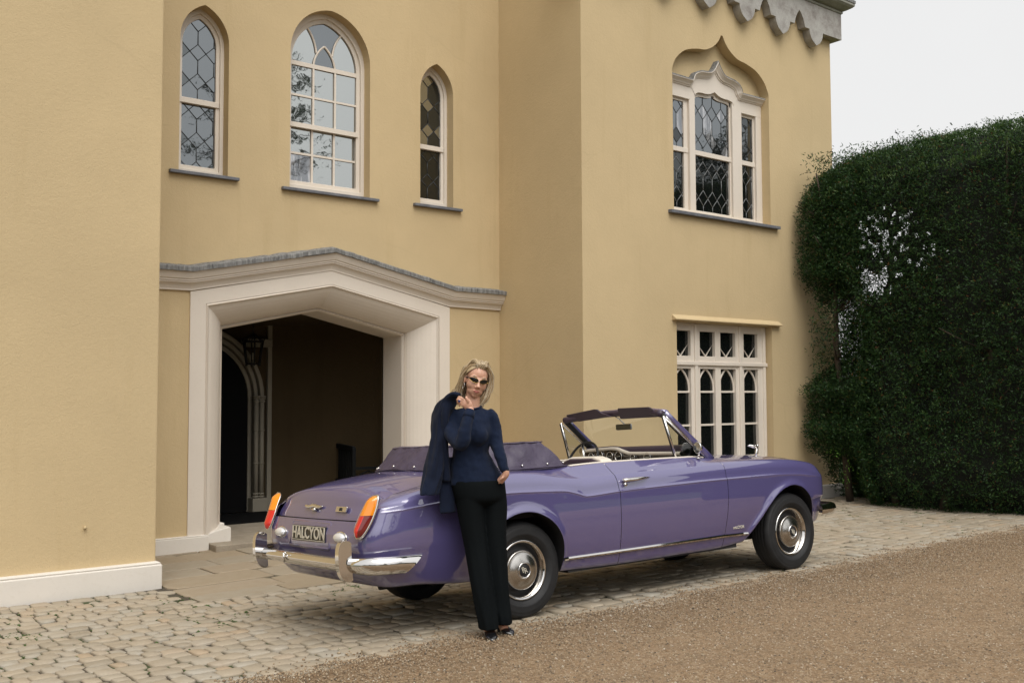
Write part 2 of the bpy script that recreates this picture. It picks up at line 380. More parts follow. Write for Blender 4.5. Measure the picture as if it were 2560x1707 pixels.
# loose gravel stones
def octa_cloud(name, P, S, mat, parent=None, rot=True):
    n = len(P); base = np.array([(1, 0, 0), (-1, 0, 0), (0, 1, 0), (0, -1, 0), (0, 0, 1), (0, 0, -1)], np.float32)
    F = np.array([(0, 2, 4), (2, 1, 4), (1, 3, 4), (3, 0, 4), (2, 0, 5), (1, 2, 5), (3, 1, 5), (0, 3, 5)])
    a = RNG.uniform(0, 6.28, n); c, s = np.cos(a), np.sin(a)
    B = base[None]*S[:, None, :]*RNG.uniform(.75, 1.25, (n, 6, 1))
    V = np.empty_like(B); V[..., 0] = B[..., 0]*c[:, None]-B[..., 1]*s[:, None]; V[..., 1] = B[..., 0]*s[:, None]+B[..., 1]*c[:, None]; V[..., 2] = B[..., 2]
    V += P[:, None, :]; FF = (F[None]+6*np.arange(n)[:, None, None]).reshape(-1, 3)
    return link(name, mesh_np(name, V.reshape(-1, 3), FF, mat), parent)
def pebble_mat():
    m, t, b, o = nodes('pebbles'); g = t.nodes.new('ShaderNodeNewGeometry')
    c = ramp(t, g.outputs['Random Per Island'], [(0, (.07, .055, .042)), (.10, (.14, .10, .062)), (.3, (.22, .14, .075)), (.55, (.30, .21, .125)), (.8, (.35, .27, .175)), (.95, (.40, .335, .25)), (1, (.5, .46, .39))])
    t.links.new(c, b.inputs['Base Color']); b.inputs['Roughness'].default_value = .7; return m
M['pebble'] = pebble_mat()
n = 110000; U = RNG.random(n); px = RNG.uniform(1.2, 12.5, n); depth = U**1.6
py = np.array([edge_y(x) for x in px])+.06-depth*4.2
ok_ = (px*.616+py*.787 > 2.2); px, py = px[ok_], py[ok_]
P = np.stack([px, py, [gz(x, y) for x, y in zip(px, py)]], 1); sz = RNG.gamma(6, .00062, len(P))[:, None]*np.array([[1.15, .95, .7]])+.0012
P[:, 2] += .002+.0105*(1-np.exp(-depth[ok_]*26))
ps = octa_cloud('gravel', P, sz, M['pebble']); tag(ps, 'loose tan gravel covering the drive in the foreground', 'gravel', kind='stuff')
n = 1500; px = RNG.uniform(2.2, 12, n); py = np.array([edge_y(x) for x in px])+np.abs(RNG.normal(0, .13, n))+.02
P = np.stack([px, py, [gz(x, y)+.005 for x, y in zip(px, py)]], 1)
ps2 = octa_cloud('gravel', P, RNG.gamma(6, .0009, n)[:, None]*np.array([[1.1, .95, .7]])+.0015, M['pebble']); tag(ps2, 'scattered gravel grains kicked onto the cobbles along the drive edge', 'gravel', kind='stuff')

# cobbles: every stone a closed cushion of its own
pav = sheet('cobbled_pavement', list(np.linspace(-4, 16, 120)), list(np.linspace(YG-.1, 9.5, 40)), M['soil'], -.014); tag(pav, kind='structure')
def cobble_mesh(w, d, h=.05, rr=.017, seed=0):
    rg = random.Random(seed); cor = []
    sx, sy = w/2, d/2
    for (ax, ay) in ((-1, -1), (1, -1), (1, 1), (-1, 1)):
        jx, jy = rg.uniform(-.07, .07)*w, rg.uniform(-.09, .09)*d
        c = (ax*sx+jx, ay*sy+jy); k = rr*rg.uniform(.7, 1.5)
        if ax*ay > 0: cor += [(c[0], c[1]-ay*k), (c[0]-ax*k, c[1])] if ax < 0 else [(c[0], c[1]-ay*k), (c[0]-ax*k, c[1])]
        else: cor += [(c[0]-ax*k, c[1]), (c[0], c[1]-ay*k)]
    if len(cor) == 8:   # order round the outline
        cor.sort(key=lambda p: math.atan2(p[1]/sy, p[0]/sx))
    tiltx, tilty = rg.gauss(0, .022), rg.gauss(0, .022); V = []
    for k, (sc, z) in enumerate(((1, -h), (1, -.010), (.965, -.002), (.90, .001))):
        for x, y in cor: V.append((x*sc, y*sc, z+(x*tiltx+y*tilty if k else 0)))
    V.append((0, 0, .0025)); F = []
    for r_ in range(3):
        for i in range(8): j = (i+1) % 8; F.append((r_*8+i, r_*8+j, (r_+1)*8+j, (r_+1)*8+i))
    for i in range(8): F.append((24+i, 24+(i+1) % 8, 32))
    return V, F
def place(V, x, y, rz, z0=0.0):
    c, s = math.cos(rz), math.sin(rz); out_ = []
    for a, b, h in V:
        X, Y = x+a*c-b*s, y+a*s+b*c; out_.append((X, Y, gz(X, Y)+h+z0))
    return out_
stones = []
def flag_zone(x, y): return 3.20 < x < 8.72 and y > 8.50-.03*math.sin(x*3)
rg = random.Random(3); y = YG-.10
while y < 9.43:
    d = rg.uniform(.13, .19); x = -1.5+rg.uniform(0, .2)
    while x < 14.6:
        wd = rg.choice((.10, .12, .14, .16, .19))*rg.uniform(.88, 1.15); cx_, cy_ = x+wd/2, y+d/2+.028*math.sin(x*1.3+y*2)+.012*math.sin(x*4.1)
        if cy_ > edge_y(cx_)-.05 and not flag_zone(cx_, cy_) and cy_ < 9.45 and (cx_ > 0.2):
            stones.append((cx_, cy_, wd-.013, d-.011, rg.gauss(0, .04)))
        x += wd
    y += d
def near(s): return s[0]*.616+s[1]*.787
def in_view(s):
    f = s[0]*.616+s[1]*.787; r_ = s[0]*.787-s[1]*.616; return abs(r_/f) < .53 and not (4.0 < s[0] < 8.0 and 5.75 < s[1] < 7.1)
vis = [s for s in stones if in_view(s)]; vis.sort(key=near); chosen = set(id(s) for s in vis[:300])
rest = MB()
for k, s in enumerate(stones):
    V, F = cobble_mesh(s[2], s[3], seed=k); zr = rg.gauss(0, .004)
    if id(s) in chosen:
        W_ = place(V, s[0], s[1], s[4], zr); c = (s[0], s[1], gz(s[0], s[1]))
        me = mesh_np('cobble', [(a-c[0], b-c[1], h-c[2]) for a, b, h in W_], F, M['cobble'], True); link('cobble', me, pav, c)
    else: rest.add(place(V, s[0], s[1], s[4], zr), F, True)
ro = rest.build('cobble_field', M['cobble'], pav); ro['kind'] = 'stuff'
# flagstones before the porch
fl = sheet('flagstone_pavement', list(np.linspace(3.15, 8.7, 30)), list(np.linspace(8.45, 11.4, 16)), M['soil'], -.012); tag(fl, kind='structure')
def flag(x0, x1, y0, y1, k):
    rg_ = random.Random(k); g = .006; j = lambda: rg_.uniform(-.008, .008)
    C4 = [(x0+g+j(), y0+g+j()), (x1-g+j(), y0+g+j()), (x1-g+j(), y1-g+j()), (x0+g+j(), y1-g+j())]
    cx_, cy_ = (x0+x1)/2, (y0+y1)/2; rng = []
    for i in range(4):
        a, b = C4[i], C4[(i+1) % 4]
        for q in range(4): t_ = q/4+.06; rng.append((a[0]+(b[0]-a[0])*t_+rg_.gauss(0, .0015), a[1]+(b[1]-a[1])*t_+rg_.gauss(0, .0015)))
    V = []; n_ = len(rng); zt = rg_.gauss(.004, .003)
    for sc, z in ((1, -.05), (1, -.006), (None, 0.0)):
        for x, y in rng:
            if sc is None: l_ = math.hypot(x-cx_, y-cy_); q = 1-.012/l_; x, y = cx_+(x-cx_)*q, cy_+(y-cy_)*q
            V.append((x, y, gz(x, y)+z+zt))
    F = [(r_*n_+i, r_*n_+(i+1) % n_, (r_+1)*n_+(i+1) % n_, (r_+1)*n_+i) for r_ in range(2) for i in range(n_)]+[tuple(range(2*n_, 3*n_))]
    c = (cx_, cy_, gz(cx_, cy_)); link('flagstone', mesh_np('flagstone', [(a-c[0], b-c[1], h-c[2]) for a, b, h in V], F, M['flag']), fl, c)
y = 8.50; k = 0; rg = random.Random(11)
for d in (.34, .42, .50, .46, .44, .52, .30):
    x = 3.20+rg.uniform(-.02, .1)
    if y < 9.4: x = 3.26
    while x < 8.66:
        wd = rg.uniform(.55, 1.05)
        if 8.66-x-wd < .35: wd = 8.66-x
        flag(x, x+wd, y, min(y+d, 11.28), k); k += 1; x += wd
    y += d
# moss in the joints
n = 5200; P = []
while len(P) < n:
    x, y = random.uniform(.6, 13.8), random.uniform(5.6, 9.4)
    dens = math.exp(-((y-(8.35-.035*x))/.22)**2)*.9 + (.35 if x < 3.4 and y > 7 else 0)+(.5 if x > 9.5 and y > 6.5 else 0)+.03
    q = math.sin(x*3.1+y*2.3)*math.sin(y*4.1-x*1.7)
    if random.random() < dens*max(0, q+.25): P.append((x, y, gz(x, y)-.009))
P = np.array(P); ms = octa_cloud('moss', P, RNG.gamma(5, .0016, n)[:, None]*np.array([[1.5, 1.0, .5]])+.003, plain('moss', (.05, .085, .018), .95)); tag(ms, 'green moss growing in the joints between the cobbles', 'moss', kind='stuff')

# ------------------------------------------------------------------ the house
YE, YW = 11.314, 9.546          # entrance wall, wing walls (front planes)
XL, XR, XF = 3.21, 8.632, 14.17   # inner corner of one wing, side wall and far corner of the other
HT = 9.6
house = empty('house', (XL, YW, 0)); house.matrix_world = Matrix.Translation((0, 0, 0))
tag(house, 'yellow stucco gothic house with cream door surround and leaded pointed windows', 'house')
PX = lambda y, b, x: (x, y, b)     # for walls whose plane is X = const: outline in (Y, Z)

# wing beside the camera
mb = MB(); mb.box(-9, XL, YW, YE+.6, .1, HT); mb.build('wall', M['wall'], house, .012)
mb = MB(); mb.box(-9, XL+.034, YW-.091, YE-.1, -.12, .214); mb.prism([(-9, .214), (XL+.034, .214), (XL+.012, .236), (-9, .236)], YW-.075, YE-.1)
mb.build('plinth', M['plinth'], house, .012)

# ---- windows of the entrance wall
def arched_outline(spec): return arch_pts(spec['cx'], spec['w'], spec['z0'], spec['zs'], spec['za'])
WA = dict(cx=4.293, w=.293, z0=4.37, zs=5.95, za=6.375)
WB = dict(cx=5.945, w=.565, z0=4.345, zs=6.08, za=6.697)
WC = dict(cx=7.562, w=.271, z0=4.36, zs=5.93, za=6.337)
def porch_outline(xl, xr, z0, zs, za): cx = (xl+xr)/2; return [(xl, z0), (xr, z0), (xr, zs), (cx, za), (xl, zs)]
DO_out = porch_outline(4.34, 7.585, -.2, 2.845, 3.175)
mb = holed_wall([(XL, -.2), (XR, -.2), (XR, HT), (XL, HT)], [arched_outline(WA), arched_outline(WB), arched_outline(WC), DO_out], YE, .34)
mb.build('wall', M['wall'], house)
mb = MB(); mb.box(XL+.1, 4.39, YE-.06, YE+.1, -.12, .18); mb.prism([(XL+.1, .18), (4.39, .18), (4.37, .195), (XL+.1, .195)], YE-.05, YE+.1)
mb.build('plinth', M['plinth'], house, .01)
mb = MB(); mb.box(7.52, XR, YE-.06, YE+.1, -.12, .19); mb.build('plinth', M['plinth'], house, .01)

def clip_convex(poly, clip):
    """Sutherland-Hodgman against a counter-clockwise convex outline"""
    outp = list(poly)
    for i in range(len(clip)):
        a, b = clip[i], clip[(i+1) % len(clip)]
        if (a[0]-b[0])**2+(a[1]-b[1])**2 < 1e-12: continue
        ins = lambda p: (b[0]-a[0])*(p[1]-a[1])-(b[1]-a[1])*(p[0]-a[0]) >= -1e-9
        src, outp = outp, []
        for k in range(len(src)):
            p, q = src[k-1], src[k]
            if ins(p) != ins(q):
                d1 = (b[0]-a[0])*(p[1]-a[1])-(b[1]-a[1])*(p[0]-a[0]); d2 = (b[0]-a[0])*(q[1]-a[1])-(b[1]-a[1])*(q[0]-a[0])
                t_ = d1/(d1-d2); outp.append((p[0]+(q[0]-p[0])*t_, p[1]+(q[1]-p[1])*t_))
            if ins(q): outp.append(q)
        if not outp: return []
    return outp
def poly_area(P): return .5*sum(P[i][0]*P[(i+1) % len(P)][1]-P[(i+1) % len(P)][0]*P[i][1] for i in range(len(P)))
def inset_poly(P, d):
    c = (sum(p[0] for p in P)/len(P), sum(p[1] for p in P)/len(P)); outp = []
    for p in P:
        l = math.hypot(p[0]-c[0], p[1]-c[1]); k = max(.5, 1-d*1.25/max(l, 1e-6)); outp.append((c[0]+(p[0]-c[0])*k, c[1]+(p[1]-c[1])*k))
    return outp
def pane(P, y, mat, parent, tilt=.006):
    P = inset_poly(P, .003)
    if len(P) < 3 or abs(poly_area(P)) < 2e-4: return
    cx_ = sum(p[0] for p in P)/len(P); cz_ = sum(p[1] for p in P)/len(P); ta, tb = random.gauss(0, tilt), random.gauss(0, tilt)
    mb = MB(); Q = [(a-cx_, b-cz_) for a, b in P]
    mb.prism(Q, 0, .004, lambda a, b, y_: (a, y_ + a*ta + b*tb, b)); mb.build('pane', mat, parent, loc=(cx_, y, cz_))
def leaded(clip, x0, a, P, hd, zoff, y, pick, parent, came, half=0):
    """lead-came lattice of diamonds and long hexagons, clipped to a convex light"""
    xs = [p[0] for p in clip]; zs_ = [p[1] for p in clip]; segs = set(); tiles = []
    for i in range(int((min(xs)-x0)/a)-2, int((max(xs)-x0)/a)+3):
        for k in range(int((min(zs_)-zoff)/P)-2, int((max(zs_)-zoff)/P)+3):
            cx_, cz_ = x0+i*a, zoff+k*P
            tiles.append([(cx_, cz_-hd), (cx_+a/2, cz_), (cx_, cz_+hd), (cx_-a/2, cz_)])
            hx, z0_, z1_ = cx_+a/2, cz_, cz_+P
            tiles.append([(hx, z0_), (hx+a/2, z0_+hd), (hx+a/2, z1_-hd), (hx, z1_), (hx-a/2, z1_-hd), (hx-a/2, z0_+hd)])
    for T_ in tiles:
        Q = clip_convex(T_, clip)
        if len(Q) < 3 or abs(poly_area(Q)) < 4e-4: continue
        pane(Q, y, pick(sum(p[0] for p in Q)/len(Q), sum(p[1] for p in Q)/len(Q)), parent)
        for i in range(len(Q)):
            p, q = Q[i], Q[(i+1) % len(Q)]
            if math.hypot(p[0]-q[0], p[1]-q[1]) > .004:
                segs.add(tuple(sorted(((round(p[0], 3), round(p[1], 3)), (round(q[0], 3), round(q[1], 3))))))
    mb = MB()
    for n_, (p, q) in enumerate(sorted(segs)): mb.tube([(p[0], y-.001-.00002*(n_ % 40), p[1]), (q[0], y-.001-.00002*(n_ % 40), q[1])], .0055, 6)
    mb.build('lead_came', came, parent)
def scaled_arch(s, d, zb):
    k = dict(s); k['w'] = s['w']-d; k['za'] = s['za']-d*1.25; k['z0'] = zb; return arch_pts(k['cx'], k['w'], k['z0'], k['zs'], k['za'])
def sill(x0, x1, z, y, parent, th=.042, out_=.06):
    mb = MB(); mb.prism([(y-out_, z-.012), (y+.16, z), (y+.16, z-th), (y-out_, z-th-.006)], x0, x1, lambda a, b, x: (x, a, b))
    mb.build('sill', M['sill'], parent, .004)
def lancet(S, label, pick, meet, x0, a, P, hd, zoff):
    w = empty('window', parent=house); w['label'] = label
    yf = YE+.15; inner = scaled_arch(S, .088, 4.487); outer = arched_outline(S)
    MB().ring(outer, scaled_arch(S, .045, 4.44), yf, yf+.12).build('frame', M['cream'], w, .004)
    up = [p for p in inner]; zc = meet
    MB().ring(scaled_arch(S, .043, 4.43), inner, yf+.03, yf+.075).build('sash', M['cream'], w, .004)
    mb = MB(); mb.box(S['cx']-S['w']+.05, S['cx']+S['w']-.05, yf+.012, yf+.07, zc-.033, zc+.033); mb.build('meeting_rail', M['cream'], w, .004)
    sill(S['cx']-S['w']-.115, S['cx']+S['w']+.125, S['z0']+.008, YE, w)
    leaded(scaled_arch(S, .08, zc+.02), x0, a, P, hd, zoff, yf+.055, pick, w, M['came'])
    lo = [(S['cx']-S['w']+.08, 4.48), (S['cx']+S['w']-.08, 4.48), (S['cx']+S['w']-.08, zc-.02), (S['cx']-S['w']+.08, zc-.02)]
    leaded(lo, x0, a, P, hd, zoff, yf+.066, pick, w, M['came'])
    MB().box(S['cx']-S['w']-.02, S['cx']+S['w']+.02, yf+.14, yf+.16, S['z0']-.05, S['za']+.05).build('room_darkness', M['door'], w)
    return w
def pickA(x, z):
    r_ = random.random()
    return M['glass_c'] if x > 4.28 or r_ < .35 else (M['glass_b'] if r_ < .8 else M['glass_c'])
def pickC(x, z):
    r_ = random.random()
    return M['glass_d'] if z < 5.2 else (M['glass_f'] if r_ < .66 else M['glass_a'])
lancet(WA, 'narrow pointed leaded window nearest the projecting yellow wing', pickA, 5.255, 4.283, .196, .352, .098, 5.86)
lancet(WC, 'narrow pointed leaded window beside the inner corner, its lower sash dark', pickC, 5.20, 7.545, .196, .352, .098, 5.80)
# broad middle window with plain sashes
w = empty('window', parent=house); w['label'] = 'broad arched sash window in the middle, its glass mirroring a pale sky'
yf = YE+.15; S = WB; outer = arched_outline(S)
def arch_in(d, zb): k = dict(S); return arch_pts(S['cx'], S['w']-d, zb, S['zs']-.06, S['za']-d*1.1)
MB().ring(outer, arch_in(.05, 4.43), yf, yf+.14).build('frame', M['cream'], w, .004)
MB().ring(arch_in(.048, 4.40), arch_in(.102, 4.485), yf+.035, yf+.085).build('sash', M['cream'], w, .004)
gx0, gx1, g0, g1 = S['cx']-.463, S['cx']+.463, 4.485, 6.575
def bars(mb, hs, vsx, z0, z1, y, th=.026):
    for z in hs: mb.box(gx0, gx1, y-.008, y+.02, z-th/2, z+th/2)
    for x in vsx: mb.box(x-th/2, x+th/2, y-.011, y+.02, z0, z1)
mb = MB(); vx = [S['cx']-.155, S['cx']+.155]
bars(mb, [5.585], vx, 5.20, 5.995, yf+.05)
mb.box(gx0-.01, gx1+.01, yf+.036, yf+.075, 5.965, 6.02)
mb.box(gx0-.02, gx1+.02, yf+.02, yf+.078, 5.168, 5.228)
bars(mb, [4.845], vx, 4.46, 5.18, yf+.075)
def arcbar(mb, p0, p1, bulge, y, r_=.0135, n=12):
    pts = []
    dx, dz = p1[0]-p0[0], p1[1]-p0[1]; L_ = math.hypot(dx, dz); nx, nz = -dz/L_, dx/L_
    for i in range(n+1):
        t_ = i/n; k = 4*t_*(1-t_)*bulge; pts.append((p0[0]+dx*t_+nx*k, y, p0[1]+dz*t_+nz*k))
    mb.tube(pts, r_, 6, smooth=False); return pts
c_ = S['cx']
arcbar(mb, (c_-.155, 6.0), (c_, 6.285), .035, yf+.05); arcbar(mb, (c_+.155, 6.0), (c_, 6.285), -.035, yf+.05)
arcbar(mb, (c_-.115, 6.18), (c_-.26, 6.50), -.03, yf+.05); arcbar(mb, (c_+.115, 6.18), (c_+.26, 6.50), .03, yf+.05)
mb.build('glazing_bar', M['cream'], w)
arch_clip = arch_in(.095, 6.0)
for (xa, xb) in ((gx0, vx[0]), (vx[0], vx[1]), (vx[1], gx1)):
    for (za, zb, yy) in ((5.6, 5.98, .06), (5.21, 5.57, .06), (4.86, 5.19, .085), (4.47, 4.83, .085)):
        lowl = za < 4.5 and xa == gx0
        pane([(xa, za), (xb, za), (xb, zb), (xa, zb)], yf+yy, M['glass_e'] if lowl else M['glass_a'], w, .004)
for P_ in ([(gx0, 6.0), (c_-.155, 6.0), (c_-.145, 6.08), (c_-.115, 6.18), (c_-.15, 6.33), (c_-.26, 6.50), (gx0-.1, 6.6)],
           [(c_-.155, 6.0), (c_+.155, 6.0), (c_+.14, 6.1), (c_+.06, 6.23), (c_, 6.285), (c_-.06, 6.23), (c_-.14, 6.1)],
           [(c_+.155, 6.0), (gx1, 6.0), (gx1+.1, 6.6), (c_+.26, 6.50), (c_+.15, 6.33), (c_+.115, 6.18), (c_+.145, 6.08)],
           [(c_-.115, 6.18), (c_-.06, 6.235), (c_, 6.285), (c_+.06, 6.235), (c_+.115, 6.18), (c_+.15, 6.33), (c_+.26, 6.50), (c_, 6.75), (c_-.26, 6.50), (c_-.15, 6.33)]):
    Q = clip_convex(P_, arch_clip); pane(Q, yf+.06, M['glass_c'] if P_[0][0] < c_-.1 and len(P_) > 8 or abs(P_[0][0]-(c_-.155)) < .01 else M['glass_a'], w, .003)
sill(c_-.675, c_+.68, S['z0']+.006, YE, w)
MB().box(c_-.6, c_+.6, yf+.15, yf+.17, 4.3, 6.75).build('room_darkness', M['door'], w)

# ---- door surround, hood cornice
sur = empty('door_surround', parent=house)
def po(k): return porch_outline(*k)
O1 = po((4.151, 7.76, -.1, 2.978, 3.36)); O2 = po((4.335, 7.59, -.1, 2.848, 3.18)); O2b = po((4.378, 7.55, -.1, 2.81, 3.14))
I1 = po((4.635, 7.235, -.1, 2.622, 2.903)); I2 = po((4.668, 7.20, -.1, 2.585, 2.866))
def band(mb, a, ya, b, yb):
    n = len(a); V = [(x, ya, z) for x, z in a]+[(x, yb, z) for x, z in b]; mb.add(V, [(i, (i+1) % n, n+(i+1) % n, n+i) for i in range(1, n)])
mb = MB(); y0 = YE-.018
band(mb, O1, YE+.02, O1, y0); band(mb, O1, y0, O2, y0); mb.build('casing', M['cream'], sur)
mb = MB()
mid = [((a[0]+b[0])/2, (a[1]+b[1])/2) for a, b in zip(O2, O2b)]
band(mb, O2, y0, O2, y0+.012); band(mb, O2, y0+.012, mid, y0-.012); band(mb, mid, y0-.012, O2b, y0+.02); mb.build('bead', M['cream'], sur)
mb = MB(); prev, yp = O2b, y0+.02
for i in range(1, 9):
    t_ = i/8; q = [(a[0]+(b[0]-a[0])*(1-(1-t_)**1.5), a[1]+(b[1]-a[1])*(1-(1-t_)**1.5)) for a, b in zip(O2b, I1)]; yq = y0+.02+(YE+.30-y0-.02)*t_**1.15
    band(mb, prev, yp, q, yq); prev, yp = q, yq
mb.build('splayed_reveal', M['cream'], sur)
mb = MB(); mid = [((a[0]+b[0])/2, (a[1]+b[1])/2) for a, b in zip(I1, I2)]
band(mb, I1, YE+.30, I1, YE+.312); band(mb, I1, YE+.312, mid, YE+.288); band(mb, mid, YE+.288, I2, YE+.325); mb.build('bead', M['cream'], sur)
mb = MB(); band(mb, I2, YE+.325, I2, 12.145); mb.build('soffit', M['cream'], sur)
mb = MB(); mb.prism([(4.37, -.1), (4.60, -.1), (4.69, .06), (4.69, .24), (4.66, .26), (4.37, .19)], YE+.02, YE+.36); mb.box(4.39, 4.72, YE+.30, 12.1, -.1, .27); mb.build('plinth_block', M['plinth'], sur, .015)
mb = MB(); mb.prism([(7.17, -.1), (7.5, -.1), (7.5, .2), (7.20, .26), (7.17, .24)], YE-.02, 12.1); mb.build('plinth_block', M['plinth'], sur, .015)
path = [(XL-.05, 2.983), (4.153, 2.990), (5.95, 3.356), (7.745, 2.990), (XR+.02, 2.980)]
def cornice(mb, prof, wav=0, sub=1):
    pts = []
    for i in range(len(path)-1):
        for k in range(sub): t_ = k/sub; pts.append((path[i][0]+(path[i+1][0]-path[i][0])*t_, path[i][1]+(path[i+1][1]-path[i][1])*t_))
    pts.append(path[-1]); nn = len(pts)
    def pr(i):
        a = pts[max(i-1, 0)]; b = pts[min(i+1, nn-1)]; t_ = Vector((b[0]-a[0], b[1]-a[1])).normalized(); nv = (-t_[1], t_[0])
        if i not in (0, nn-1):
            d1 = Vector((pts[i][0]-a[0], pts[i][1]-a[1])).normalized(); c_a = max(.5, d1.dot(t_)); nv = (nv[0]/c_a, nv[1]/c_a)
        rw = random.gauss(0, wav) if wav else 0
        return [(pts[i][0]+nv[0]*h, YE-o_-(rw if o_ > .1 else 0), pts[i][1]+nv[1]*h + (rw*.8 if h > .28 else rw*.4)) for o_, h in prof]
    mb.sweep(pr, pts, flip=False)
mb = MB()
cornice(mb, [(-.02, 0), (.028, 0), (.03, .018), (.045, .05), (.068, .082), (.09, .085), (.09, .102), (.104, .105), (.104, .122), (.118, .128), (.135, .165), (.15, .20), (.15, .21), (-.02, .21)])
mb.build('hood_cornice', M['cream'], sur)
mb = MB(); cornice(mb, [(.10, .209), (.176, .206), (.178, .25), (.172, .262), (.05, .292), (-.02, .30)], .004, 30); mb.build('lead_flashing', M['lead'], sur)
mb = MB(); mb.prism([(5.48, 3.478), (5.95, 3.573), (5.95, 3.62), (5.48, 3.528)], YE-.186, YE-.05); mb.build('lead_flashing', M['lead'], sur)

# ---- porch inside
ZP = .10
mb = MB(); mb.box(4.40, 7.55, YE-.24, 14.6, -.1, ZP-.012); mb.build('porch_step', M['step'], house, .012)
crv = [(7.42, 12.145), (7.46, 12.4), (7.42, 12.8), (7.25, 13.25), (6.95, 13.65), (6.6, 13.9), (6.36, 14.0)]
wallp = [(4.45, 12.145), (4.3, 12.6), (4.0, 13.2), (3.9, 14.0)][::-1]
cs = catmull(crv, 6)
pp = [tuple(p) for p in cs]+[(3.9, 14.0), (4.0, 13.2), (4.3, 12.6), (4.45, 12.145)]
mb = MB(); n_ = len(pp)
mb.add([(x, y, z) for z in (.05, 3.05) for x, y in pp], [(i, i+1, n_+i+1, n_+i) for i in range(n_-1)])
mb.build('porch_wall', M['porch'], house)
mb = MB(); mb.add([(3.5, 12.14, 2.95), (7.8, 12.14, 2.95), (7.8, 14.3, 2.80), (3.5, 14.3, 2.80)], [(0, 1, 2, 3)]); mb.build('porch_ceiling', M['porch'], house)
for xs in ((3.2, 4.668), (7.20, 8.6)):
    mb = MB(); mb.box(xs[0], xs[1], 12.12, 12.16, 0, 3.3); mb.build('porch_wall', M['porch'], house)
dcx, dhw = 5.22, .78
dr = empty('door', parent=house); dr['label'] = 'black arched front door deep inside the porch'
MB().prism(arch_pts(dcx, dhw, .1, 1.75, 2.55), 13.96, 13.99).build('leaf', M['door'], dr)
for k, (d_, y_) in enumerate(((.0, .0), (.075, .05), (.15, .10))):
    S1 = arch_pts(dcx, dhw+d_, .1, 1.75, 2.55+d_*1.1); S2 = arch_pts(dcx, dhw+d_+.06, .1, 1.75, 2.55+(d_+.06)*1.1)
    MB().ring(S2, S1, 13.94-y_, 13.995).build('arch_moulding', M['porch_stone_shaded'], dr, .012, 3)
for k in range(2):
    mb = MB(); x_ = dcx+dhw+.08+.085*k
    mb.tube([(x_, 13.83, .3), (x_, 13.83, 1.75)], .036, 12)
    for z_, r_ in ((.32, .05), (.36, .044), (.8, .041), (1.28, .041), (1.70, .046), (1.74, .054), (1.77, .058)): mb.tube([(x_, 13.83, z_-.012), (x_, 13.83, z_+.012)], r_, 12)
    mb.build('shaft', M['porch_stone_shaded'], dr)
MB().box(dcx+dhw+.01, dcx+dhw+.235, 13.76, 13.98, .09, .30).build('shaft_base', M['porch_stone_shaded'], dr, .01)
mb = MB(); mb.box(6.30, 6.37, 13.93, 14.0, .05, 2.9); mb.box(dcx+dhw-.1, 6.36, 13.9, 14.0, 2.50, 2.62); mb.build('door_architrave', M['porch_stone_shaded'], house, .01)
mat_ = MB().box(4.9, 6.2, 12.75, 13.75, ZP-.01, ZP+.012).build('door_mat', M['door'])
tag(mat_, 'dark doormat on the porch floor before the black door', 'doormat')
# ---- right-hand wing
WD_rec = []
cxw = 11.45; hw = 1.082
og = [(cxw-hw, 4.36), (cxw+hw, 4.36)]
ogc = catmull([(hw, 6.30), (hw-.005, 6.40), (.985, 6.56), (.80, 6.70), (.56, 6.77), (.36, 6.80), (.19, 6.885), (.08, 6.985), (0.02, 7.085)], 5)
og += [(cxw+p[0], p[1]) for p in ogc]+[(cxw-p[0], p[1]) for p in ogc[::-1]]
lw = [(10.39, .60), (12.51, .60), (12.51, 2.80), (10.39, 2.80)]
mb = holed_wall([(XR, .05), (XF, .05), (XF, HT), (XR, HT)], [og, lw], YW, .19); mb.build('wall', M['wall'], house)
mb = MB(); mb.add([(XR, YW, .05), (XR, YE+.05, .05), (XR, YE+.05, HT), (XR, YW, HT)], [(0, 3, 2, 1)]); mb.build('wall', M['wall'], house)
mb = MB(); mb.add([(XF, YW, .05), (XF, YE+5, .05), (XF, YE+5, HT), (XF, YW, HT)], [(0, 1, 2, 3)]); mb.build('wall', M['wall'], house)
mb = MB(); mb.box(XR-.05, XF+.02, YW-.085, YE, -.1, .34); mb.build('plinth', M['plinth'], house, .015)
# drip mould over the lower window
mb = MB(); mb.prism([(YW+.01, 2.90), (YW-.03, 2.865), (YW-.075, 2.835), (YW-.08, 2.815), (YW+.01, 2.805)], 10.30, 12.68, lambda a, b, x: (x, a, b)); mb.build('drip_mould', M['wall'], house, .006)
# upper three-light window
w = empty('window', parent=house); w['label'] = 'three-light leaded window with an ogee top under the eaves'
yf = YW+.15
k9 = lambda v, c=0: c+(v-c)*.9894
rx = lambda x: x*.9894
rz = lambda z: CAMZ+(z-CAMZ)*.9894
cw = 11.442                        # middle light centre
mb = MB()
for xa, xb in ((cxw-hw, cxw-hw+.06), (10.885, 11.005), (11.842, 12.06), (12.40, cxw+hw)): mb.box(xa, xb, yf, yf+.10, 4.37, 6.26)
mb.box(cxw-hw, cxw+hw, yf-.004, yf+.10, 4.365, 4.43)
for xa, xb in ((cxw-hw, 10.90), (12.045, cxw+hw)): mb.box(xa, xb, yf-.002, yf+.10, 6.06, 6.28)
mb.build('frame', M['cream'], w, .006)
hoodp = catmull([(.56, 6.33), (.535, 6.395), (.475, 6.455), (.366, 6.493), (.26, 6.505), (.156, 6.527), (.09, 6.582), (.04, 6.65), (0, 6.715)], 4)
in_top = catmull([(.43, 6.145), (.40, 6.185), (.30, 6.205), (.19, 6.205), (.09, 6.225), (0, 6.268)], 4)
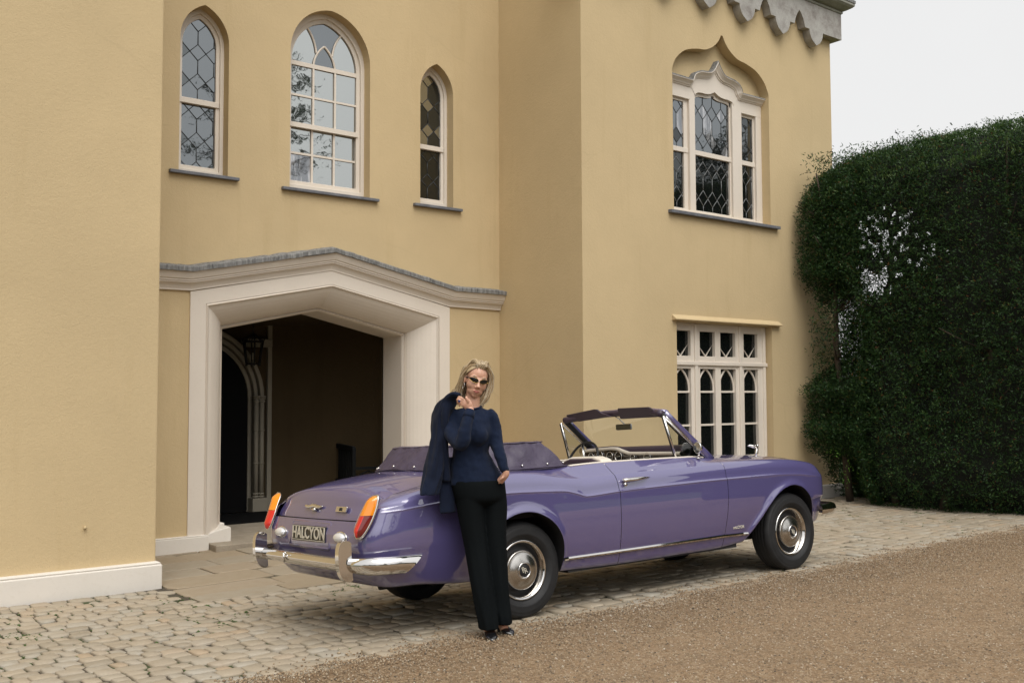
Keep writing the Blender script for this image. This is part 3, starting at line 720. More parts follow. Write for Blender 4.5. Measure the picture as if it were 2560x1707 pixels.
def resample(P, n):
    P = [np.array(p) for p in P]; d = np.r_[0, np.cumsum([np.linalg.norm(P[i+1]-P[i]) for i in range(len(P)-1)])]; q = np.linspace(0, d[-1], n)
    A_ = np.array(P); return [(float(np.interp(x, d, A_[:, 0])), float(np.interp(x, d, A_[:, 1]))) for x in q]
ho = resample([(p[0]*.93, p[1]-.075) for p in hoodp], 24); hi_ = resample(in_top, 24)
Lo = [(cw+p[0], p[1]) for p in ho]+[(cw-p[0], p[1]) for p in ho[::-1][1:]]; Li = [(cw+p[0], p[1]) for p in hi_]+[(cw-p[0], p[1]) for p in hi_[::-1][1:]]
mb = MB(); n_ = len(Lo)
V = [(x, yf-.006, z) for x, z in Lo]+[(x, yf-.006, z) for x, z in Li]+[(x, yf+.10, z) for x, z in Li]
mb.add(V, [(i, n_+i, n_+i+1, i+1) for i in range(n_-1)]+[(n_+i, 2*n_+i, 2*n_+i+1, n_+i+1) for i in range(n_-1)])
mb.build('ogee_head', M['cream'], w, recalc=True)
sash_top = resample([(p[0]-.035*(1 if p[0] > .05 else 0), p[1]-.045) for p in in_top], 24)
Ls = [(cw+p[0], p[1]) for p in hi_]+[(cw-p[0], p[1]) for p in hi_[::-1][1:]]; Lt = [(cw+max(p[0], 0), p[1]) for p in sash_top]+[(cw-max(p[0], 0), p[1]) for p in sash_top[::-1][1:]]
mb = MB(); V = [(x, yf+.04, z) for x, z in Ls]+[(x, yf+.04, z) for x, z in Lt]+[(x, yf+.08, z) for x, z in Lt]
mb.add(V, [(i, n_+i, n_+i+1, i+1) for i in range(n_-1)]+[(n_+i, 2*n_+i, 2*n_+i+1, n_+i+1) for i in range(n_-1)]); mb.build('sash', M['cream'], w, recalc=True)
rt = [(cw-p[0], p[1]) for p in hoodp]
path_w = [(cxw-hw+.005, 6.335), (cw-.63, 6.33)]+rt+[(cw+p[0], p[1]) for p in hoodp[::-1][1:]]+[(cw+.63, 6.33), (cxw+hw+.02, 6.335)]
# recessed wall above the hood
top_edge = [p for p in og if p[1] > 6.2]
fill = [(x, z-.03) for x, z in path_w]+[(cxw+hw+.02, 6.4)]+[(p[0], p[1]+.02) for p in top_edge]+[(cxw-hw-.02, 6.4)]
MB().prism(fill, YW+.165, YW+.185).build('wall', M['wall'], house)
def capprof(i):
    a = path_w[max(i-1, 0)]; b = path_w[min(i+1, len(path_w)-1)]; t_ = Vector((b[0]-a[0], b[1]-a[1])).normalized(); nv = (t_[1], -t_[0]); x, z = path_w[i]
    kk = .55 if abs(x-cw) < .03 else 1
    return [(x+nv[0]*h*.9*kk, yf-o_, z+nv[1]*h*.9-(h*.4 if kk < 1 else 0)) for o_, h in ((-.03, 0), (.085, .004), (.09, .016), (.07, .03), (.045, .055), (.035, .075), (.02, .078), (.018, .095), (0, .10))]
mb = MB(); mb.sweep(capprof, path_w, smooth=False); mb.build('hood_mould', M['cream'], w, recalc=True)
mb = MB(); mb.sweep(lambda i: [(path_w[i][0], yf+.03, path_w[i][1]+.014), (path_w[i][0], yf-.088, path_w[i][1]+.012), (path_w[i][0], yf-.091, path_w[i][1]-.004)], path_w); mb.build('lead_flashing', M['lead'], w)
mb = MB()
for (xa, xb, sw_) in ((10.43, 10.885, .085), (11.005, 11.845, .03), (12.06, 12.40, .03)):
    mb.box(xa, xb, yf+.03, yf+.075, 5.275, 5.345)
    for q in (xa, xb-sw_): mb.box(q, q+sw_, yf+.04, yf+.08, 4.43, 6.2)
    mb.box(xa, xb, yf+.041, yf+.08, 4.43, 4.46)
    mb.box(xa, xb, yf+.042, yf+.08, 6.02, 6.08) if xb-xa < .6 else None
mb.build('sash', M['cream'], w, .004)
def pickD(x, z):
    r_ = random.random()
    if z < 5.3: return M['glass_d'] if r_ < .85 or x > 11 else M['glass_c']
    if x > 12: return M['glass_f'] if r_ < .5 else M['glass_b']
    return M['glass_e'] if r_ < .45 else (M['glass_c'] if r_ < .93 else M['glass_d'])
for (xa, xb, x0) in ((10.38, 10.86, 10.665), (11.03, 11.80, cw), (12.08, 12.36, 12.22)):
    for (za, zb, yy) in ((5.33, 6.28 if xb-xa > .6 else 6.06, .06), (4.46, 5.29, .07)):
        leaded([(xa, za), (xb, za), (xb, zb), (xa, zb)], x0, .205, .43, .115, 5.09, yf+yy, pickD, w, M['came'] if za > 5 else M['came_pale'])
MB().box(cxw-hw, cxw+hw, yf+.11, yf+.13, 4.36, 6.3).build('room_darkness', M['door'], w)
sill(10.25, 12.685, 4.362, YW, w, .05, .07)
# lower four-light window
w = empty('window', parent=house); w['label'] = 'black four-light window with diamond transom panes at ground level'
f_ = .9835; qx = lambda x: x*f_; qz = lambda z: CAMZ+(z-CAMZ)*f_; yf = YW+.12
mb = MB(); x_l = [10.40, qx(10.994), qx(11.53), qx(11.995), qx(12.522)]
lights = [(10.47, qx(10.994)), (qx(11.192), qx(11.53)), (qx(11.65), qx(11.995)), (qx(12.189), qx(12.522))]
zs_ = dict(bot=.86, dt=qz(2.70), db=qz(2.335), tt=qz(2.255), tb=qz(2.20), at=qz(2.15), b1=qz(1.815), b2=qz(1.33))
edges = [10.39]+[v for l_ in lights for v in l_]+[12.51]
for k in range(0, len(edges), 2):
    mb.box(edges[k], edges[k+1], yf, yf+.09, .62, 2.80)
for a, b in ((.62, .87), (zs_['dt'], 2.80), (zs_['at'], zs_['db'])): mb.box(10.39, 12.51, yf+.002, yf+.088, a, b)
mb.box(10.39, 12.51, yf-.03, yf+.01, zs_['tb'], zs_['tt']); mb.build('frame', M['cream'], w, .006)
mb = MB()
for x in ((lights[0][1]+lights[1][0])/2, (lights[2][1]+lights[3][0])/2, 12.45): mb.box(x-.03, x+.03, yf-.022, yf+.01, .62, 2.79)
mb.build('mullion', M['cream'], w, .006)
for (a, b) in lights:
    c_ = (a+b)/2; zm = (zs_['dt']+zs_['db'])/2; h_ = (zs_['dt']-zs_['db'])/2; hw_ = (b-a)/2
    D_ = [(c_, zm-h_), (c_+hw_, zm), (c_, zm+h_), (c_-hw_, zm)]
    mb = MB(); mb.tube([(p[0], yf+.05, p[1]) for p in D_], .016, 4, closed=True, smooth=False); mb.build('diamond_bar', M['cream'], w)
    for z in (zs_['b1'], zs_['b2']): mb = MB(); mb.box(a, b, yf+.035, yf+.07, z-.014, z+.014); mb.build('glazing_bar', M['cream'], w)
    for s_ in (-1, 1): mb = MB(); arcbar(mb, (c_+s_*hw_, zs_['b1']+.01), (c_, zs_['at']+.005), -.05*s_, yf+.05, .016); mb.build('arch_bar', M['cream'], w)
for (a, b) in lights:
    c_ = (a+b)/2; zm = (zs_['dt']+zs_['db'])/2; h_ = (zs_['dt']-zs_['db'])/2; hw_ = (b-a)/2
    g_ = M['glass_d']
    pane([(c_, zm-h_), (c_+hw_, zm), (c_, zm+h_), (c_-hw_, zm)], yf+.055, g_, w)
    for sx_ in (-1, 1):
        for sz in (-1, 1):
            T3 = [(c_, zm+sz*h_), (c_+sx_*hw_, zm+sz*h_), (c_+sx_*hw_, zm)]; pane(T3 if poly_area(T3) > 0 else T3[::-1], yf+.055, g_, w)
    for (za, zb) in ((zs_['b1'], zs_['at']), (zs_['b2'], zs_['b1']), (.87, zs_['b2'])): pane([(a, za), (b, za), (b, zb), (a, zb)], yf+.056, g_, w)
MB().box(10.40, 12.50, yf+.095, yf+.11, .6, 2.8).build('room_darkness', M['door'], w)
sill(10.33, 12.58, .62, YW, w, .06, .08)
# scalloped stone eaves board
per = .862; tips = [13.605-per*k for k in range(7)]
def pend(t_):
    l_ = [(t_-.431, 7.84)]
    c1 = catmull([(t_-.431, 7.84), (t_-.385, 7.79), (t_-.33, 7.70), (t_-.295, 7.595)], 4); c2 = catmull([(t_-.18, 7.595), (t_-.165, 7.52), (t_-.11, 7.43), (t_, 7.36)], 4)
    c3 = [(2*t_-x, z) for x, z in [tuple(p) for p in c2][::-1]]; c4 = [(2*t_-x, z) for x, z in [tuple(p) for p in c1][::-1]]
    return [tuple(p) for p in c1]+[tuple(p) for p in c2]+c3[1:]+c4
prof = []
for t_ in sorted(tips):
    q = pend(t_)
    prof += q if not prof else q[1:]
k = max(i for i, p in enumerate(prof) if p[0] <= 13.605+.181 and p[1] <= 7.6); prof = prof[:k+1]
prof += [(XF+.13, 7.60)]
prof = prof+[(XF+.13, 8.06), (prof[0][0], 8.06)]
MB().prism(prof, YW-.14, YW-.002).build('eaves_board', M['stone'], house, .006)
MB().box(XF+.002, XF+.13, YW-.139, YE+3, 7.60, 8.06).build('eaves_board', M['stone'], house)
mb = MB(); gp = [(YW-.10, 8.03), (YW-.155, 8.035), (YW-.165, 8.06), (YW-.15, 8.075), (YW-.20, 8.09), (YW-.27, 8.13), (YW-.30, 8.16), (YW-.30, 8.20), (YW-.1, 8.20)]
gx = XF+.13
mb.sweep(lambda i: [((8.3, gx+.0)[i]+((YW-.14-a) if i else 0), a, b) for a, b in gp], [0, 1]); mb.sweep(lambda i: [(gx+(YW-.14-a), (a, YE+3)[i], b) for a, b in gp], [0, 1], flip=True)
mb.build('gutter', M['gutter'], house)
mb = MB(); mb.sweep(lambda i: [((8.3, gx+.165)[i], a, b) for a, b in ((YW-.30, 8.20), (YW-.31, 8.20), (YW-.31, 8.245), (YW, 8.26))], [0, 1]); mb.sweep(lambda i: [(gx+a, (YW-.31, YE+3)[i], b) for a, b in ((.16, 8.20), (.17, 8.20), (.17, 8.245), (-.2, 8.26))], [0, 1], flip=True); mb.build('lead_flashing', M['lead'], house)
mb = MB(); mb.tube([(2.565, YW-.03, .60), (2.575, YW+.02, .60)], .014, 8); mb.build('wall_stud', M['wall'], house)

# ------------------------------------------------------------------ the convertible
def carpaint():
    m, t, b, o = nodes('lavender_paint')
    b.inputs['Base Color'].default_value = (.128, .088, .225, 1); b.inputs['Metallic'].default_value = .18; b.inputs['Roughness'].default_value = .42
    b.inputs['Coat Weight'].default_value = 1.0; b.inputs['Coat Roughness'].default_value = .008; b.inputs['Coat IOR'].default_value = 2.2
    v = coords(t); n = noise(t, v, 900, 2, .5); c = ramp(t, n, [(.3, (.084, .072, .200)), (.7, (.110, .094, .245))]); t.links.new(c, b.inputs['Base Color'])
    bp = N(t, 'ShaderNodeBump', Strength=.012, Distance=.004); n2 = noise(t, v, 14, 2, .5); t.links.new(n2, bp.inputs['Height']); t.links.new(bp.outputs[0], b.inputs['Coat Normal'])
    return m
M['paint'] = carpaint()
M['chrome'] = plain('chrome', (.72, .70, .68), .05, 1.0)
M['satin'] = plain('satin_steel', (.55, .53, .50), .22, 1.0)
M['rubber'] = mottled('tyre_rubber', [(.3, (.012, .012, .013)), (.7, (.022, .022, .023))], 12, .62, .2, .002)
M['black'] = plain('matt_black', (.008, .008, .009), .6)
M['under'] = plain('underbody', (.012, .011, .012), .8)
M['amber'] = plain('amber_lens', (.85, .27, .012), .08, 0, 1.0)
M['red'] = plain('red_lens', (.62, .018, .012), .08, 0, 1.0)
M['darkred'] = plain('dark_red_lens', (.16, .012, .010), .1, 0, 1.0)
M['clear'] = plain('clear_lens', (.75, .76, .78), .08, .3, 1.0)
M['plate'] = plain('plate_black', (.012, .012, .011), .35)
M['letter'] = plain('plate_letter', (.58, .54, .45), .5)
M['cream_leather'] = plain('cream_leather', (.66, .60, .52), .42)
M['wood'] = plain('dark_burr_wood', (.018, .012, .010), .12, 0, 1.0)
M['dial'] = plain('dial', (.01, .01, .012), .15, 0, .6)
def hood_fabric():
    m, t, b, o = nodes('purple_hood_fabric'); v = coords(t)
    n1 = noise(t, v, 5, 4, .55, .6); n2 = noise(t, v, 130, 2, .6)
    c = ramp(t, n1, [(.3, (.044, .033, .060)), (.7, (.072, .056, .095))]); t.links.new(c, b.inputs['Base Color']); b.inputs['Roughness'].default_value = .48
    h = t.nodes.new('ShaderNodeMath'); h.operation = 'MULTIPLY_ADD'; h.inputs[1].default_value = 9.0; t.links.new(n1, h.inputs[0]); t.links.new(n2, h.inputs[2]); bump(t, b, h.outputs[0], .35, .006); return m
M['hood'] = hood_fabric()
M['purple_leather'] = plain('purple_leather', (.036, .022, .040), .4)
def car_glass():
    m, t, b, o = nodes('car_glass'); t.nodes.remove(b)
    tr = N(t, 'ShaderNodeBsdfTransparent', Color=(.94, .96, .95, 1)); g = N(t, 'ShaderNodeBsdfGlossy', Color=(1, 1, 1, 1), Roughness=.0); lw = N(t, 'ShaderNodeLayerWeight', Blend=.5)
    pw = t.nodes.new('ShaderNodeMath'); pw.operation = 'POWER'; pw.inputs[1].default_value = 5.0; t.links.new(lw.outputs['Facing'], pw.inputs[0]); fr = t.nodes.new('ShaderNodeMath'); fr.operation = 'MULTIPLY_ADD'; fr.inputs[1].default_value = .9; fr.inputs[2].default_value = .06; t.links.new(pw.outputs[0], fr.inputs[0])
    mx = t.nodes.new('ShaderNodeMixShader'); t.links.new(fr.outputs[0], mx.inputs[0]); t.links.new(tr.outputs[0], mx.inputs[1]); t.links.new(g.outputs[0], mx.inputs[2]); t.links.new(mx.outputs[0], o.inputs['Surface']); return m
M['car_glass'] = car_glass()

class Sp:
    """monotone cubic interpolation"""
    def __init__(s, x, y):
        s.x = np.array(x, float); s.y = np.array(y, float); h = np.diff(s.x); d = np.diff(s.y)/h; m_ = np.zeros(len(x))
        for i in range(1, len(x)-1):
            if d[i-1]*d[i] > 0: w1, w2 = 2*h[i]+h[i-1], h[i]+2*h[i-1]; m_[i] = (w1+w2)/(w1/d[i-1]+w2/d[i])
        m_[0], m_[-1] = d[0], d[-1]; s.m = m_
    def __call__(s, q):
        q = np.clip(np.asarray(q, float), s.x[0], s.x[-1]); i = np.clip(np.searchsorted(s.x, q)-1, 0, len(s.x)-2)
        h = s.x[i+1]-s.x[i]; t_ = (q-s.x[i])/h
        return (2*t_**3-3*t_**2+1)*s.y[i]+(t_**3-2*t_**2+t_)*h*s.m[i]+(-2*t_**3+3*t_**2)*s.y[i+1]+(t_**3-t_**2)*h*s.m[i+1]
car = empty('convertible_car')
tag(car, 'lavender purple vintage open convertible parked on the cobbles before the porch', 'car')
def _pose():
    y, r_, p_ = R(-1.124), R(-3.593), R(.397)
    A = Matrix.Rotation(y, 3, 'Z'); B = Matrix(((math.cos(p_), 0, -math.sin(p_)), (0, 1, 0), (math.sin(p_), 0, math.cos(p_)))); C_ = Matrix.Rotation(r_, 3, 'X')
    return Matrix.Translation((4.539, 6.418, .135)) @ (A @ B @ C_).to_4x4()
CARM = _pose(); car.matrix_world = CARM
# plan path of the flank, rear centre to nose centre
_pp = np.array([(-1.285, 0), (-1.283, .2), (-1.280, .4), (-1.276, .58), (-1.264, .68), (-1.234, .755), (-1.175, .805), (-1.08, .830), (-.95, .842), (-.6, .856), (0, .866), (.6, .869), (1.4, .870), (2.2, .868), (2.8, .855), (3.15, .835), (3.4, .805), (3.56, .762), (3.67, .69), (3.745, .58), (3.785, .42), (3.805, .2), (3.81, 0)])
_cp = np.array(catmull(_pp, 40)); _cl = np.r_[0, np.cumsum(np.linalg.norm(np.diff(_cp, axis=0), axis=1))]; PLEN = _cl[-1]
def path(s): return np.interp(s, _cl, _cp[:, 0]), np.interp(s, _cl, _cp[:, 1])
def path_n(s):
    e = .02; x0, y0 = path(s-e); x1, y1 = path(s+e); tx, ty = x1-x0, y1-y0; l_ = np.hypot(tx, ty)+1e-9; return -ty/l_, tx/l_
_i0 = int(np.argmax(_cp[:, 1] > .70)); 
def s_of_x(x): return np.interp(x, _cp[:, 0][_i0:-60], _cl[_i0:-60])
xr_ = Sp([.25, .30, .36, .45, .55, .69, .78, .88, .945, 1.0, 1.1], [-1.06, -1.13, -1.19, -1.245, -1.28, -1.270, -1.238, -1.198, -1.168, -1.14, -1.10])
zb_ = Sp([-1.3, -1.0, -.7, -.4, .3, 1, 2, 2.4, 3.0, 3.4, 3.8], [.335, .335, .315, .30, .285, .272, .275, .30, .32, .36, .40])
zc_ = Sp([-1.3, -1.13, -1.0, -.7, -.16, .15, .35, .48, .57, .9, 1.4, 2.13, 2.72, 3.03, 3.3, 3.5, 3.65, 3.8], [.83, .842, .853, .877, .899, .890, .880, .852, .828, .842, .853, .861, .860, .850, .829, .803, .775, .75])
zs_s = Sp([-1.3, -1.15, -.9, -.5, -.07, .13, .35, .45, .56, .84, 1.4, 2.0, 2.4, 3.0, 3.35, 3.52, 3.62, 3.72, 3.8], [.90, .925, .970, 1.012, 1.035, 1.026, .994, .982, .975, .985, .992, 1.0, 1.0, .985, .952, .925, .895, .86, .84])
zt_s = Sp([-1.3, -1.15, -.97, -.75, -.5, -.2, .2, .45, .9, 1.9, 2.1, 2.4, 3.0, 3.3, 3.5, 3.62, 3.75, 3.8], [.915, .938, .966, 1.001, 1.030, 1.046, 1.049, 1.05, 1.062, 1.057, 1.042, 1.030, 1.010, .985, .955, .925, .88, .86])
yt_s = Sp([-1.3, -1.16, -.9, -.5, 0, .45, .9, 1.9, 2.1, 2.4, 3.0, 3.4, 3.6, 3.8], [.60, .665, .67, .675, .685, .69, .70, .70, .68, .63, .60, .54, .45, .3])
wc_ = Sp([-1.3, -1.12, -1.0, 3.2, 3.45, 3.8], [0, .3, 1, 1, .3, 0])
TK = np.array([0, .05, .12, .24, .38, .50, .585, .605, .63, .67, .76, .86, .93, 1.0])
ARCH_R = [(-.378, .30), (-.374, .42), (-.35, .53), (-.29, .64), (-.20, .716), (-.10, .750), (-.02, .757), (.06, .748), (.15, .714), (.23, .662), (.295, .582), (.328, .487), (.334, .42), (.334, .30)]
ARCH_F = [(2.355, .30), (2.45, .400), (2.56, .503), (2.67, .608), (2.78, .689), (2.90, .740), (3.01, .758), (3.12, .742), (3.22, .694), (3.31, .60), (3.357, .49), (3.368, .42), (3.368, .30)]
ar_r = Sp([p[0] for p in ARCH_R[1:-1]], [p[1] for p in ARCH_R[1:-1]]); ar_f = Sp([p[0] for p in ARCH_F[:-1]], [p[1] for p in ARCH_F[:-1]])
def dist_poly(x, z, P):
    best = np.full(np.shape(x), 9.0)
    for (x0, z0), (x1, z1) in zip(P[:-1], P[1:]):
        dx, dz = x1-x0, z1-z0; t_ = np.clip(((x-x0)*dx+(z-z0)*dz)/(dx*dx+dz*dz), 0, 1); best = np.minimum(best, np.hypot(x-x0-dx*t_, z-z0-dz*t_))
    return best
PA_R = [tuple(p) for p in catmull(ARCH_R, 4)]; PA_F = [tuple(p) for p in catmull(ARCH_F, 4)]
def flank(s, t, flare=True):
    """car-frame point of the body side; y outward positive"""
    s = np.asarray(s, float); t = np.asarray(t, float); px, py = path(s); nx, ny = path_n(s)
    zb, zc, zs, zt, wc = zb_(px), zc_(px), zs_s(px), zt_s(px), wc_(px); yt = yt_s(px); dt_ = np.maximum(.10, (py-yt)) if True else 0
    side = np.clip((py-.5)/.25, 0, 1)
    one = np.ones_like(px)
    Dk = [.20*one, .085*one, .050*one, .018*one, .004*one, .0*one, .0*one, -.0035*wc, .006*wc, .010*wc+.002, .020*one, .045*one, .075*one, dt_]
    Zk = [zb, zb+.012, zb+.085, zb+.225, .63*one, .735*one, zc-.011, zc-.001, zc+.009, zc+.028, zc+.50*(zs-zc), zc+.84*(zs-zc), zs, zt]
    Zk[4] = np.minimum(Zk[4], zc-.12); Zk[5] = np.minimum(Zk[5], zc-.055)
    D = np.stack(Dk, -1); Z = np.stack(Zk, -1)
    def pch(Y):
        h = np.diff(TK); d = np.diff(Y, axis=-1)/h; m_ = np.zeros_like(Y); w1 = 2*h[1:]+h[:-1]; w2 = h[1:]+2*h[:-1]; a, b = d[..., :-1], d[..., 1:]
        okk = a*b > 0; m_[..., 1:-1] = np.where(okk, (w1+w2)/(w1/np.where(okk, a, 1)+w2/np.where(okk, b, 1)), 0); m_[..., 0] = d[..., 0]; m_[..., -1] = d[..., -1]
        i = np.clip(np.searchsorted(TK, t, side='right')-1, 0, len(TK)-2); hh = h[i]; u = (t-TK[i])/hh
        g = lambda A, k: np.take_along_axis(A, k[..., None], -1)[..., 0]
        return (2*u**3-3*u**2+1)*g(Y, i)+(u**3-2*u**2+u)*hh*g(m_, i)+(-2*u**3+3*u**2)*g(Y, i+1)+(u**3-u**2)*hh*g(m_, i+1)
    d, z = pch(D), pch(Z)
    x = px-nx*d; y = py-ny*d
    wr = np.clip((-.45-px)/.72, 0, 1); wr = wr*wr*(3-2*wr); x = x+wr*(xr_(z)-xr_(.69))
    for PA, zc0 in ((PA_R, 0), (PA_F, 0)) if flare else ():
        q = dist_poly(x, z, PA); y = y+.020*np.exp(-(q/.035)**2)*np.clip((z-.30)/.1, 0, 1)
    return x, y, z
def flank_n(s, t):
    e = 1e-3; sp, sm = np.clip(s+e, 0, PLEN), np.clip(s-e, 0, PLEN); tp, tm = np.clip(t+e, 0, 1), np.clip(t-e, 0, 1)
    a = np.stack(flank(sp, t), -1)-np.stack(flank(sm, t), -1); b = np.stack(flank(s, tp), -1)-np.stack(flank(s, tm), -1)
    n = np.cross(b, a); n /= np.linalg.norm(n, axis=-1, keepdims=True)+1e-12; return n
def t_of_z(s, z):
    """row at which the flank reaches height z (z rises with t)"""
    lo = np.zeros_like(s); hi = np.ones_like(s)
    for _ in range(26):
        mid = (lo+hi)/2; zz = flank(s, mid, False)[2]; lo = np.where(zz < z, mid, lo); hi = np.where(zz < z, hi, mid)
    return (lo+hi)/2
def grid_mesh(name, P, Nn, mat, parent, flip=False, smooth=True):
    """P (a,b,3) grid with matching normals"""
    a, b = P.shape[:2]; F = np.array([(i*b+j, (i+1)*b+j, (i+1)*b+j+1, i*b+j+1) for i in range(a-1) for j in range(b-1)])
    if flip: F = F[:, ::-1]
    me = mesh_np(name, P.reshape(-1, 3), F, mat, True, None if Nn is None else Nn.reshape(-1, 3)); return link(name, me, parent)
def rows(n=74):
    """row parameters, denser round the crease and crown"""
    return np.unique(np.r_[np.linspace(0, .56, int(n*.4)), np.linspace(.56, .68, int(n*.28)), np.linspace(.68, 1, int(n*.32))])
def flank_patch(name, s0, s1, side, ns=60, tlo=None, thi=1.0, mat=None, parent=None, cols=None):
    """s0,s1: numbers or functions of t; tlo: None or function of s giving the first row"""
    u = np.linspace(0, 1, ns) if cols is None else cols; tt = rows()
    if tlo is None:
        Tt = np.repeat(tt[None], len(u), 0)*thi
        S0 = s0(tt*thi) if callable(s0) else np.full(len(tt), s0); S1 = s1(tt*thi) if callable(s1) else np.full(len(tt), s1)
        Ss = S0[None]+(S1-S0)[None]*u[:, None]
    else:
        s = s0+(s1-s0)*u; lo = tlo(s); Ss = np.repeat(s[:, None], len(tt), 1); Tt = lo[:, None]+(thi-lo[:, None])*tt[None]
    x, y, z = flank(Ss, Tt); n = flank_n(Ss, Tt)
    P_ = np.stack([x, y*side, z], -1); Nn = n*np.array([1, side, 1])
    return grid_mesh(name, P_, Nn, mat or M['paint'], parent, flip=(side > 0))
def s_line(xz, gap):
    """door shut line x(z) as s(t)"""
    zz = Sp([p[1] for p in xz], [p[0] for p in xz])
    def f(t):
        s = s_of_x(np.full(len(t), xz[0][0]))
        for _ in range(4): z = flank(s, t, False)[2]; s = s_of_x(zz(z))
        return s+gap
    return f
dr_l = [(.906, .25), (.906, .5), (.908, .75), (.905, .87), (.900, .95), (.900, 1.07)]; df_l = [(2.095, .25), (2.105, .40), (2.13, .60), (2.143, .76), (2.140, .87), (2.150, .97), (2.165, 1.07)]
body = empty('body', parent=car)
S_L = float(np.interp(.752, _cp[:, 1][:_i0+60], _cl[:_i0+60]))        # where the tail light ends on the corner
S_I = float(np.interp(.676, _cp[:, 1][:_i0+60], _cl[:_i0+60]))
cosd = lambda n: (1-np.cos(np.linspace(0, math.pi, n)))/2
for side in (-1, 1):
    q0, q1 = float(s_of_x(-.374)), float(s_of_x(.334))
    flank_patch('rear_wing', S_I, q0, side, 44, parent=body)
    flank_patch('rear_wing', q0, q1, side, parent=body, tlo=lambda s: t_of_z(s, ar_r(path(s)[0])), cols=cosd(60))
    flank_patch('rear_wing', q1, s_line(dr_l, -.0025), side, 26, parent=body)
    f0, f1 = float(s_of_x(2.37)), float(s_of_x(3.366))
    flank_patch('front_wing', s_line(df_l, .0025), f0, side, 20, parent=body)
    flank_patch('front_wing', f0, f1, side, parent=body, tlo=lambda s: t_of_z(s, ar_f(path(s)[0])), cols=cosd(70))
    flank_patch('front_wing', f1, PLEN-.02, side, 40, parent=body)
    # lower rear corner and rear panel, below the light
    s_ = np.linspace(0, S_I, 50); t1 = t_of_z(s_, np.full(50, .692)); tt = np.linspace(0, 1, 26)
    Ss = np.repeat(s_[:, None], 26, 1); Tt = t1[:, None]*tt[None]; x, y, z = flank(Ss, Tt); n = flank_n(Ss, Tt)
    grid_mesh('rear_panel', np.stack([x, y*side, z], -1), n*np.array([1, side, 1]), M['paint'], body, flip=(side > 0))
    s1_ = float(np.interp(.676, _cp[:, 1][:_i0+60], _cl[:_i0+60])); s_ = np.linspace(0, s1_, 40); ta = t_of_z(s_, np.full(40, .690)); zz = np.linspace(.69, .782, 10)
    Ss = np.repeat(s_[:, None], 10, 1); x0, y0 = path(Ss); X = x0+(xr_(zz)-xr_(.69))[None]; Z_ = np.repeat(zz[None], 40, 0); nn = np.stack([-np.ones_like(X), .18*y0*side, .36*np.ones_like(X)], -1); nn /= np.linalg.norm(nn, axis=-1, keepdims=True)
    grid_mesh('rear_panel', np.stack([X, y0*side, Z_], -1), nn, M['paint'], body, flip=(side > 0))
    # door
    d_ = empty('door', parent=car)
    flank_patch('door_skin', s_line(dr_l, .0025), s_line(df_l, -.0025), side, 70, parent=d_)
    # arch returns
    for PA in (PA_R, PA_F):
        mb = MB()
        ax_ = np.array([q[0] for q in PA]); az_ = np.array([q[1] for q in PA]); sx = s_of_x(ax_); yy = flank(sx, t_of_z(sx, az_))[1]; pr = list(zip(ax_, yy, az_))
        mb.sweep(lambda i: [(pr[i][0], pr[i][1]*side, pr[i][2]), (pr[i][0], (pr[i][1]-.012)*side, pr[i][2]-.006), (pr[i][0], (pr[i][1]-.25)*side, pr[i][2]+.03)], pr, smooth=True); mb.build('arch_return', M['black'], body)
# boot lid
lidc = Sp([0, .16, .34, .52, .62, .70, .77, .85, .92, 1], [-.25, -.5, -.77, -1.0, -1.09, -1.150, -1.180, -1.202, -1.219, -1.236]); lidz = Sp([0, .16, .34, .52, .62, .70, .77, .85, .92, 1], [1.097, 1.085, 1.062, 1.030, 1.010, .980, .935, .875, .832, .786])
_se = np.linspace(S_I, float(s_of_x(.2)), 200); _ex, _ey, _ez = flank(_se, np.ones(200), False)
def lid_pt(v, w_):
    """v along, w_ -1..1 across"""
    xc, zc = lidc(v), lidz(v); top = np.clip(1-(v-.60)/.25, 0, 1); hw_ = np.interp(np.maximum(xc, -1.12), _ex, _ey)-.003; hw_ = hw_*top+.672*(1-top)
    y = w_*hw_; zt = np.interp(xc, _ex, _ez)+.0015
    drop = (np.maximum(zc-zt, 0.0))*np.abs(w_)**2.4
    drop = drop*top+(1-top)*.0
    bow = (1-top)*.030*np.abs(w_)**2.2+(1-np.clip(1-(v-.5)/.2, 0, 1))*top*.02*np.abs(w_)**3
    cap_ = .055*np.abs(w_)**5*np.clip((v-.5)/.15, 0, 1)*np.clip((.95-v)/.2, 0, 1)
    return np.stack([xc+bow+cap_*.6, y, zc-drop-cap_*top*.4], -1)
vv = np.linspace(0, 1, 70)[:, None]*np.ones((1, 60)); ww = np.linspace(-1, 1, 60)[None]*np.ones((70, 1))
P_ = lid_pt(vv, ww); e = 1e-3; n_ = np.cross(lid_pt(np.clip(vv+e, 0, 1), ww)-lid_pt(np.clip(vv-e, 0, 1), ww), lid_pt(vv, ww+e)-lid_pt(vv, ww-e)); n_ /= np.linalg.norm(n_, axis=-1, keepdims=True)
n_ = n_ if n_[5, 30, 2] > 0 else -n_
lid = grid_mesh('boot_lid', P_, n_, M['paint'], car, flip=True)
# strip from wing top edge to lid edge is closed by a dark channel
mb = MB()
for side in (-1, 1):
    xs_ = np.linspace(-1.15, -.2, 20); mb.sweep(lambda i: [(xs_[i], .70*side, float(np.interp(xs_[i], _ex, _ez))-.022), (xs_[i], .60*side, float(np.interp(xs_[i], _ex, _ez))-.022)], list(xs_))
mb.add([(-1.232, -.66, .75), (-1.232, .66, .75), (-1.20, .66, .80), (-1.20, -.66, .80)], [(0, 1, 2, 3)])
mb.build('shut_channel', M['black'], body)
